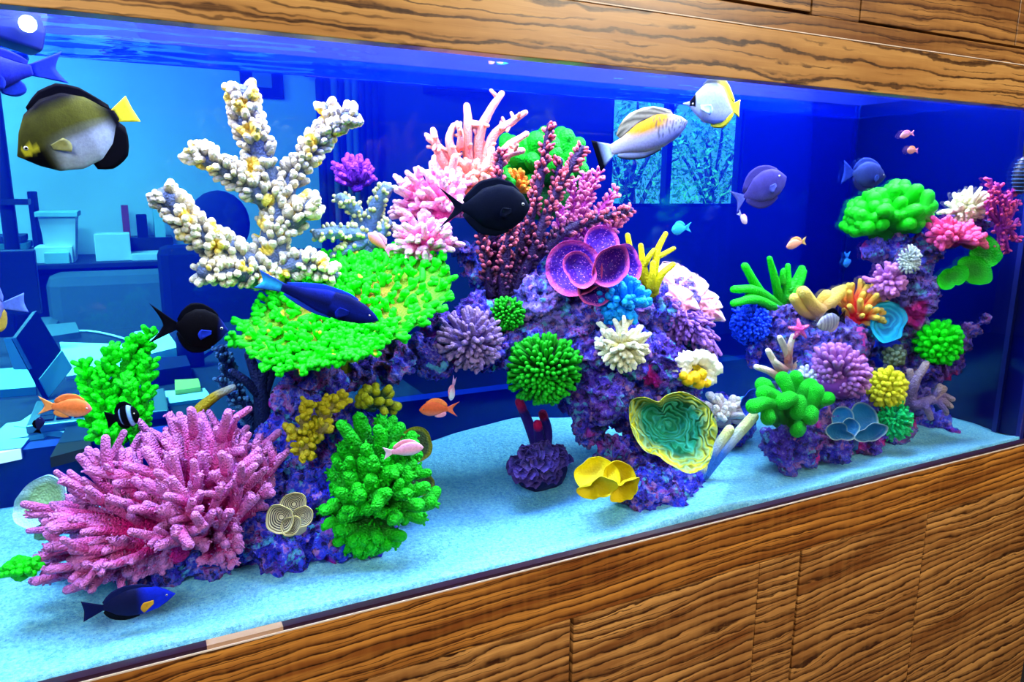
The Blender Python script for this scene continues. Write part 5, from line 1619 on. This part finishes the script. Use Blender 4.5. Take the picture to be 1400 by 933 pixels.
# --- powerhead pump at the right edge
t_ = thing('circulation_pump', 'dark round circulation pump with slotted cage at the right edge', 'pump', at(1396, 270, .03))
c_ = at(1398, 240, .03)
s_ = mpp(c_)
m_pump = plain('pump_black', (0.01, 0.015, 0.05), .4, .4)
m_cage = plain('pump_cage_blue', (0.03, 0.10, 0.32), .4, .4)
blob(MB(), c_, np.array([.9, .6, 1.5]) * 17 * s_, 3).build('motor', m_pump, t_)
for q in range(9):
    z = -1.2 + q * .3
    rr = math.sqrt(max(.05, 1 - (z / 1.5) ** 2))
    P = [c_ + np.array([.94 * 17 * s_ * rr * math.cos(a), .66 * 17 * s_ * rr * math.sin(a), z * 17 * s_]) for a in np.linspace(0, 6.28, 19)]
    tube(MB(), P, .0012, .0012, 5).build('cage_rib', m_cage, t_)
tube(MB(), np.array([c_, c_ + np.array([0.02, .02, .2])]), .004, .004, 6).build('cable', m_pump, t_)

# ------------------------------------------------------------------ the office seen through the tank
m_white = plain('white_paper', (0.86, 0.88, 0.86), .8, .1)
m_teal = plain('pale_teal_card', srgb(170, 210, 205), .7, .2)
m_dark = plain('dark_grey_plastic', srgb(30, 34, 46), .4, .3)
m_navy = plain('navy_fabric', srgb(22, 30, 60), .8, .1)
m_grey = plain('grey_fabric', srgb(96, 112, 118), .85, .1)
m_desk = plain('dark_desk_laminate', srgb(34, 42, 56), .5, .2)
m_steel = plain('steel', srgb(150, 160, 165), .35, .4, .7)
m_red = plain('red_plastic', srgb(190, 50, 50), .5)
m_yel = plain('yellow_note', srgb(235, 225, 90), .7)
ZD = -0.50


def legs4(th, x0, x1, y0, y1, z, mat, r=.02):
    for x in (x0 + .05, x1 - .05):
        for y in (y0 + .05, y1 - .05):
            slab('leg', x - r, x + r, y - r, y + r, ZF, z, mat, th)


d1 = thing('office_desk', 'grey office desk covered in papers right behind the tank at left', 'desk', (-.2, 1.2, ZF))
slab('desktop', -1.2, .62, .68, 1.95, ZD - .03, ZD, m_desk, d1, .004)
legs4(d1, -1.2, .62, .68, 1.95, ZD - .03, m_steel)
d2 = thing('credenza', 'dark low credenza against the pale office wall', 'cabinet', (-.4, 4.3, ZF))
ZK = at(200, 352, 4.2)[2]
slab('body', -2.2, 1.5, 3.95, 4.55, ZF + .05, ZK - .03, m_dark, d2)
slab('top', -2.25, 1.55, 3.9, 4.58, ZK - .03, ZK, m_desk, d2, .004)
for x in (-1.3, -.4, .5):
    dr = slab('door', x - .42, x + .42, 3.935, 3.95, ZF + .1, ZK - .06, m_navy, d2, .003)
    slab('handle', x + .3, x + .32, 3.925, 3.935, ZK - .4, ZK - .3, m_steel, dr)


def on_far(name, label, cat, x0p, x1p, ytop, ybot, y, dep, mat, z=None):
    a, b = at(x0p, ybot, y), at(x1p, ybot, y)
    z0 = ZK if z is None else z
    h = at((x0p + x1p) / 2, ytop, y)[2]
    o = box(MB(), a[0], b[0], y, y + dep, z0, max(h, z0 + .004), .004).build(name, mat, smooth=False)
    tag(o, label, cat)
    return o


on_far('paper_box', 'bright white square box on the credenza behind the tank', 'box', 131, 180, 320, 352, 4.0, .2, m_white)
# white tub
t_ = thing('storage_tub', 'white tapered tub at the left end of the credenza', 'tub', np.array([at(80, 325, 4.1)[0], 4.15, ZK]))
cx_ = at(80, 300, 4.1)[0]
w_ = abs(at(105, 300, 4.1)[0] - at(55, 300, 4.1)[0]) / 2
zt = at(80, 296, 4.1)[2]
V = [(cx_ + sx * w_ * k_, 4.15 + sy * .16 * k_, z) for (k_, z) in ((.72, ZK), (1, zt)) for sx, sy in ((-1, -1), (1, -1), (1, 1), (-1, 1))]
MB().add(V, BOXF).build('tub', m_white, t_, smooth=False)
slab('lid', cx_ - w_ * 1.15, cx_ + w_ * 1.15, 3.97, 4.33, zt, zt + .03, m_teal, t_, .004)
on_far('box_file', 'dark upright file standing left of the white tub', 'file', 44, 52, 262, 325, 4.2, .25, m_navy)
for i, (x0, x1, yt, y_, lab, mt) in enumerate([(48, 100, 338, 3.97, 'loose white papers in front of the tub on the credenza', m_white), (180, 226, 347, 3.96, 'flat white papers right of the white box on the credenza', m_white), (60, 95, 346, 3.92, 'pale teal folder at the front edge of the credenza', m_teal)]):
    on_far('paper_stack', lab, 'papers', x0, x1, yt, 352, y_, .25, mt)
t_ = thing('desk_organiser', 'red and dark cluttered desk organiser against the office wall', 'organiser', np.array([at(178, 330, 4.35)[0], 4.35, ZK]))
x_ = at(165, 330, 4.35)[0]
slab('tray', x_, x_ + .3, 4.25, 4.5, ZK, ZK + .12, m_dark, t_)
slab('red_folder', x_ + .02, x_ + .06, 4.27, 4.48, ZK + .02, ZK + .32, m_red, t_)
slab('folder', x_ + .1, x_ + .16, 4.27, 4.48, ZK + .02, ZK + .26, m_navy, t_)
slab('folder', x_ + .2, x_ + .26, 4.27, 4.48, ZK + .02, ZK + .3, m_teal, t_)

# armchair
ca = at(175, 430, 2.9)
t_ = thing('armchair', 'grey upholstered armchair in the office beyond the tank', 'chair', (ca[0], 2.9, ZF))
x_ = ca[0]
slab('seat', x_ - .3, x_ + .3, 2.6, 3.15, -1.0, -.86, m_grey, t_, .04)
slab('backrest', x_ - .34, x_ + .34, 3.1, 3.28, -.95, at(175, 372, 3.1)[2], m_grey, t_, .06)
for sx in (-1, 1):
    slab('armrest', x_ + sx * .36 - .07, x_ + sx * .36 + .07, 2.55, 3.2, -1.05, -.62, m_grey, t_, .04)
    for y in (2.62, 3.15):
        slab('leg', x_ + sx * .3 - .02, x_ + sx * .3 + .02, y - .02, y + .02, ZF, -1.0, m_dark, t_)
# high-backed chair
cb = at(300, 350, 2.4)
t_ = thing('office_chair', 'dark blue high-backed office chair behind the cream staghorn', 'chair', (cb[0], 2.4, ZF))
x_ = cb[0]
blob(MB(), at(300, 306, 2.4), (.125, .06, .14), 3).build('headrest', m_navy, t_)
slab('backrest', x_ - .24, x_ + .24, 2.42, 2.52, -.85, at(300, 335, 2.4)[2], m_navy, t_, .04)
slab('seat', x_ - .26, x_ + .26, 1.98, 2.48, -.95, -.85, m_navy, t_, .03)
tube(MB(), np.array([(x_, 2.25, -1.36), (x_, 2.25, -.95)]), .03, .03, 10).build('post', m_steel, t_)
for q in range(5):
    a = q * 1.2566
    tube(MB(), np.array([(x_, 2.25, -1.36), (x_ + .28 * math.cos(a), 2.25 + .28 * math.sin(a), -1.39)]), .02, .015, 6).build('leg', m_steel, t_)


# near desk: papers, laptop, monitor, cables
def flat_sheet(label, corners, mat, h=.004, name='paper_sheet', cat='paper', z=ZD):
    P = [atz(px, py, z) for px, py in corners]
    n = len(P)
    V = [(p[0], p[1], z) for p in P] + [(p[0], p[1], z + h) for p in P]
    Fc = [tuple(range(n - 1, -1, -1)), tuple(range(n, 2 * n))] + [(i, (i + 1) % n, n + (i + 1) % n, n + i) for i in range(n)]
    P0 = np.mean(V, 0)
    o = MB().add(V, Fc).build(name, mat, smooth=False)
    return tag(o, label, cat)


flat_sheet('white paper sheets spread at the left edge of the desk', [(-20, 612), (60, 600), (85, 575), (10, 585)], m_white, .01)
flat_sheet('white open document below the orange anthias', [(20, 590), (110, 602), (125, 575), (60, 562)], m_white, .012)
flat_sheet('pale teal paper on the desk under the laptop screen', [(-10, 545), (50, 540), (45, 510), (-5, 515)], m_teal, .02)
flat_sheet('white sheet behind the neon green coral on the desk', [(90, 520), (185, 505), (170, 475), (82, 472)], m_white, .01)
flat_sheet('white notebook right of the neon green coral', [(180, 505), (245, 488), (230, 466), (190, 468)], m_white, .03)
flat_sheet('yellow sticky note pad on the desk right of the neon green coral', [(240, 545), (275, 540), (272, 528), (240, 530)], m_yel, .02)
flat_sheet('white papers under the yellow note pad', [(205, 560), (290, 548), (280, 535), (215, 540)], m_white, .008)
flat_sheet('dark grey keyboard tray at the left of the desk', [(70, 640), (125, 625), (128, 590), (95, 592)], m_dark, .02, 'keyboard', 'keyboard')
flat_sheet('crumpled white paper pile at the very left of the desk', [(-25, 640), (30, 628), (42, 612), (-15, 616)], m_white, .02)
flat_sheet('pale teal envelope beside the laptop base', [(105, 556), (150, 548), (150, 530), (112, 536)], m_teal, .008)
flat_sheet('blank white sheet behind the black surgeonfish', [(182, 470), (222, 462), (214, 452), (184, 456)], m_white, .006)
flat_sheet('thin grey folder at the far edge of the desk', [(60, 470), (110, 462), (104, 448), (62, 452)], m_grey, .02, 'folder', 'folder')
flat_sheet('dark closed binder lying near the yellow notes', [(200, 530), (262, 520), (256, 505), (202, 510)], m_navy, .04, 'binder', 'binder')
mg = atz(262, 500, ZD)
t_ = thing('mug', 'small dark mug on the office desk right of the neon green coral', 'mug', mg)
tube(MB(), np.array([mg, mg + UP * .08]), .035, .037, 14).build('cup', m_navy, t_)
tube(MB(), smooth([mg + np.array([.03, 0, .06]), mg + np.array([.065, 0, .045]), mg + np.array([.03, 0, .02])], 4), .005, .005, 6).build('handle', m_navy, t_)
cb_ = [atz(80, 462, ZD), atz(120, 455, ZD), atz(180, 470, ZD), atz(205, 500, ZD)]
tag(tube(MB(), smooth([p + UP * .006 for p in cb_], 5), .004, .004, 6).build('cable', m_white), 'thin white cable curling across the office desk', 'cable')
# laptop
lp = atz(75, 580, ZD)
t_ = thing('laptop', 'open dark laptop with its screen tilted on the cluttered desk', 'laptop', lp)
bx, by = lp[0], lp[1]
slab('keyboard_deck', bx - .04, bx + .22, by - .1, by + .1, ZD + .012, ZD + .03, m_steel, t_, .003)
for i in range(4):
    for j in range(7):
        slab('key', bx - .02 + j * .031, bx + .006 + j * .031, by - .08 + i * .035, by - .05 + i * .035, ZD + .03, ZD + .034, m_dark, t_)
A, B = at(22, 462, 1.02), at(50, 425, 1.12)
Cc_, D_ = at(98, 505, 1.12), at(66, 545, 1.02)
P = np.array([A, B, Cc_, D_])
nn = nrm(np.cross(B - A, D_ - A))
V = np.vstack([P, P + nn * .012])
MB().add(V, BOXF).build('screen', m_dark, t_, smooth=False)
P2 = np.array([P[3] * .98 + P[0] * .02, P[2] * .98 + P[1] * .02, P[2] * .68 + P[1] * .32, P[3] * .68 + P[0] * .32])
MB().add(np.vstack([P2 - nn * .004, P2 - nn * .001]), BOXF).build('screen_glow', m_teal, t_, smooth=False)
P3 = np.array([A * 1.0, A * .5 + D_ * .5, A * .5 + D_ * .5 - SR * .035, A - SR * .02])
MB().add(np.vstack([P3, P3 + nn * .01]), BOXF).build('paper_clip_sheet', m_white, t_, smooth=False)
# monitor at the left edge
mo = at(15, 385, 1.6)
t_ = thing('monitor', 'dark desktop monitor at the left edge of the office desk', 'monitor', (mo[0], 1.6, ZD))
xr, zt, zb = at(48, 345, 1.6)[0], at(20, 342, 1.6)[2], at(20, 430, 1.6)[2]
slab('screen', xr - .5, xr, 1.58, 1.62, zb, zt, m_dark, t_, .004)
slab('stand', xr - .28, xr - .22, 1.6, 1.64, ZD + .012, zb + .05, m_dark, t_)
slab('foot', xr - .36, xr - .14, 1.5, 1.7, ZD, ZD + .012, m_dark, t_)
# shelf post with clamp lamp at left
t_ = thing('floor_lamp', 'dark slim floor lamp post at the left edge of the office', 'lamp', (at(12, 300, 3.2)[0], 3.2, ZF))
x_ = at(12, 300, 3.2)[0]
tube(MB(), np.array([(x_, 3.2, ZF), (x_, 3.2, .55)]), .035, .03, 10).build('pole', m_dark, t_)
slab('base', x_ - .15, x_ + .15, 3.05, 3.35, ZF, ZF + .03, m_dark, t_)
slab('bracket', x_ - .1, x_ + .09, 3.14, 3.26, at(12, 280, 3.2)[2], at(12, 272, 3.2)[2], m_dark, t_)
blob(MB(), (x_, 3.2, .58), (.16, .16, .1), 2).build('shade', m_dark, t_)
# books and a second dark cabinet
m_book = [plain('book_navy', srgb(26, 40, 70), .7), plain('book_grey', srgb(90, 100, 110), .7), plain('book_teal', srgb(60, 110, 110), .7)]
for i in range(4):
    z0 = ZK + .04 * i
    x_ = at(5, 330, 4.1)[0]
    o = box(MB(), x_ - .2, x_ + .16 - .02 * i, 4.0, 4.3, z0, z0 + .036, .003).build('book', m_book[i % 3], smooth=False)
    tag(o, ['bottom', 'second', 'third', 'topmost'][i] + ' book of the small stack at the left end of the credenza', 'book', 'stacked books on the credenza')
# picture frame, curtain, dark shelf on the wall
a, b = at(330, 132, 4.57), at(386, 84, 4.57)
t_ = thing('picture_frame', 'dark framed picture on the office wall above the cream staghorn', 'picture', ((a[0] + b[0]) / 2, 4.57, a[2]))
slab('frame', a[0], b[0], 4.57, 4.6, a[2], b[2], m_navy, t_, .006)
slab('print', a[0] + .08, b[0] - .08, 4.565, 4.57, a[2] + .07, b[2] - .07, plain('faded_print', srgb(120, 140, 150), .7), t_)
t_ = thing('curtain', 'dark curtain with pale vertical pleats hanging on the office wall', 'curtain', (at(465, 300, 4.5)[0], 4.5, -.8))
mc = [plain('curtain_dark', srgb(30, 40, 70), .9), plain('curtain_pale', srgb(110, 130, 150), .9)]
x0 = at(440, 200, 4.5)[0]
for q in range(9):
    tube(MB(), np.array([(x0 + q * .05, 4.5, -.75), (x0 + q * .05, 4.5, at(460, 112, 4.5)[2])]), .03, .03, 8).build('pleat', mc[1 if q in (2, 4, 5) else 0], t_)
slab('rod', x0 - .1, x0 + .5, 4.49, 4.51, at(460, 112, 4.5)[2] + .02, at(460, 112, 4.5)[2] + .045, m_dark, t_)
a, b = at(597, 122, 4.3), at(690, 80, 4.3)
t_ = thing('wall_cupboard', 'dark wall cupboard high on the office wall behind the peach staghorn', 'cupboard', (a[0], 4.3, a[2]))
slab('body', a[0], b[0], 4.3, 4.59, a[2], ZC - .1, m_navy, t_, .004)
slab('door', a[0] + .02, (a[0] + b[0]) / 2 - .005, 4.285, 4.3, a[2] + .02, ZC - .12, m_dark, t_, .003)
slab('door', (a[0] + b[0]) / 2 + .005, b[0] - .02, 4.285, 4.3, a[2] + .02, ZC - .12, m_dark, t_, .003)
for i, (lx, ly) in enumerate(((-1.25, 3.3), (-.6, 1.35))):  # panels added to go with the office fill lights
    sx, sy = ((.5, .35), (.3, .25))[i]
    t_ = thing('added_light_panel', ['wide', 'small'][i] + ' flat panel added for the office fill light', 'lamp', (lx, ly, ZC))
    slab('frame', lx - sx, lx + sx, ly - sy, ly + sy, 1.25, ZC, m_white, t_)  # frame of the added panel

# window with trees outside
w = thing('window_1', 'office window with a view of sunlit trees', 'window', ((WX0 + WX1) / 2, 4.65, WZ0))
del w['category']
w['kind'] = 'structure'
m_wf = plain('window_frame_paint', srgb(40, 52, 80), .6)
xm = at(918, 200, 4.6)[0]
for x in (WX0, xm, WX1):
    slab('window_frame', x - .03, x + .03, 4.62, 4.7, WZ0, WZ1, m_wf, w)
for z in (WZ0, WZ1):
    slab('window_frame', WX0, WX1, 4.62, 4.7, z - .03, z + .03, m_wf, w)
slab('pane', WX0 + .03, xm - .03, 4.66, 4.664, WZ0 + .03, WZ1 - .03, m_glass, w)
slab('pane', xm + .03, WX1 - .03, 4.66, 4.664, WZ0 + .03, WZ1 - .03, m_glass, w)
m_leaf = coral_mat('tree_leaf', (0.12, 0.30, 0.10), (0.35, 0.55, 0.22), 0, 1)
m_bark = plain('tree_bark', srgb(70, 56, 46), .9)
for ti, (px, py, yy, sc, lab) in enumerate([(865, 215, 6.6, 1.0, 'leafy tree outside the left half of the office window'), (975, 225, 6.9, 1.05, 'leafy tree outside the right half of the office window')]):
    c = at(px, py, yy)
    t_ = thing('tree', lab, 'tree', (c[0], yy, ZF))
    rg = np.random.default_rng(70 + ti)
    tube(MB(), smooth([(c[0], yy, ZF), (c[0] + .05, yy, -.6), (c[0] - .05, yy + .1, c[2] + .3)], 4), .09, .05, 8).build('trunk', m_bark, t_)
    for q in range(6):
        a = q * 1.05
        tube(MB(), smooth([(c[0], yy, -.5 + q * .1), (c[0] + .35 * math.cos(a), yy + .35 * math.sin(a), c[2] + .1 * q - .2), (c[0] + .7 * math.cos(a), yy + .6 * math.sin(a), c[2] + .15 * q)], 3), .035, .012, 6).build('bough', m_bark, t_)
    nl = 2600
    ctr = rg.normal(0, 1, (nl, 3)) * np.array([.5, .42, .55]) * sc + np.array([c[0], yy, c[2] + .05])
    V, Fc, T = [], [], []
    for i in range(nl):
        u, v = nrm(rg.normal(0, 1, 3)), nrm(rg.normal(0, 1, 3))
        L, wd = rg.uniform(.03, .055), rg.uniform(.014, .024)
        b = len(V)
        V += [ctr[i] - u * L, ctr[i] + v * wd, ctr[i] + u * L, ctr[i] - v * wd]
        Fc.append((b, b + 1, b + 2, b + 3))
        T += [rg.uniform(0, 1)] * 4
    MB().add(V, Fc, T).build('foliage', m_leaf, t_, stuff=True)
for o in bpy.data.objects:
    if '_o' in o:
        del o['_o']
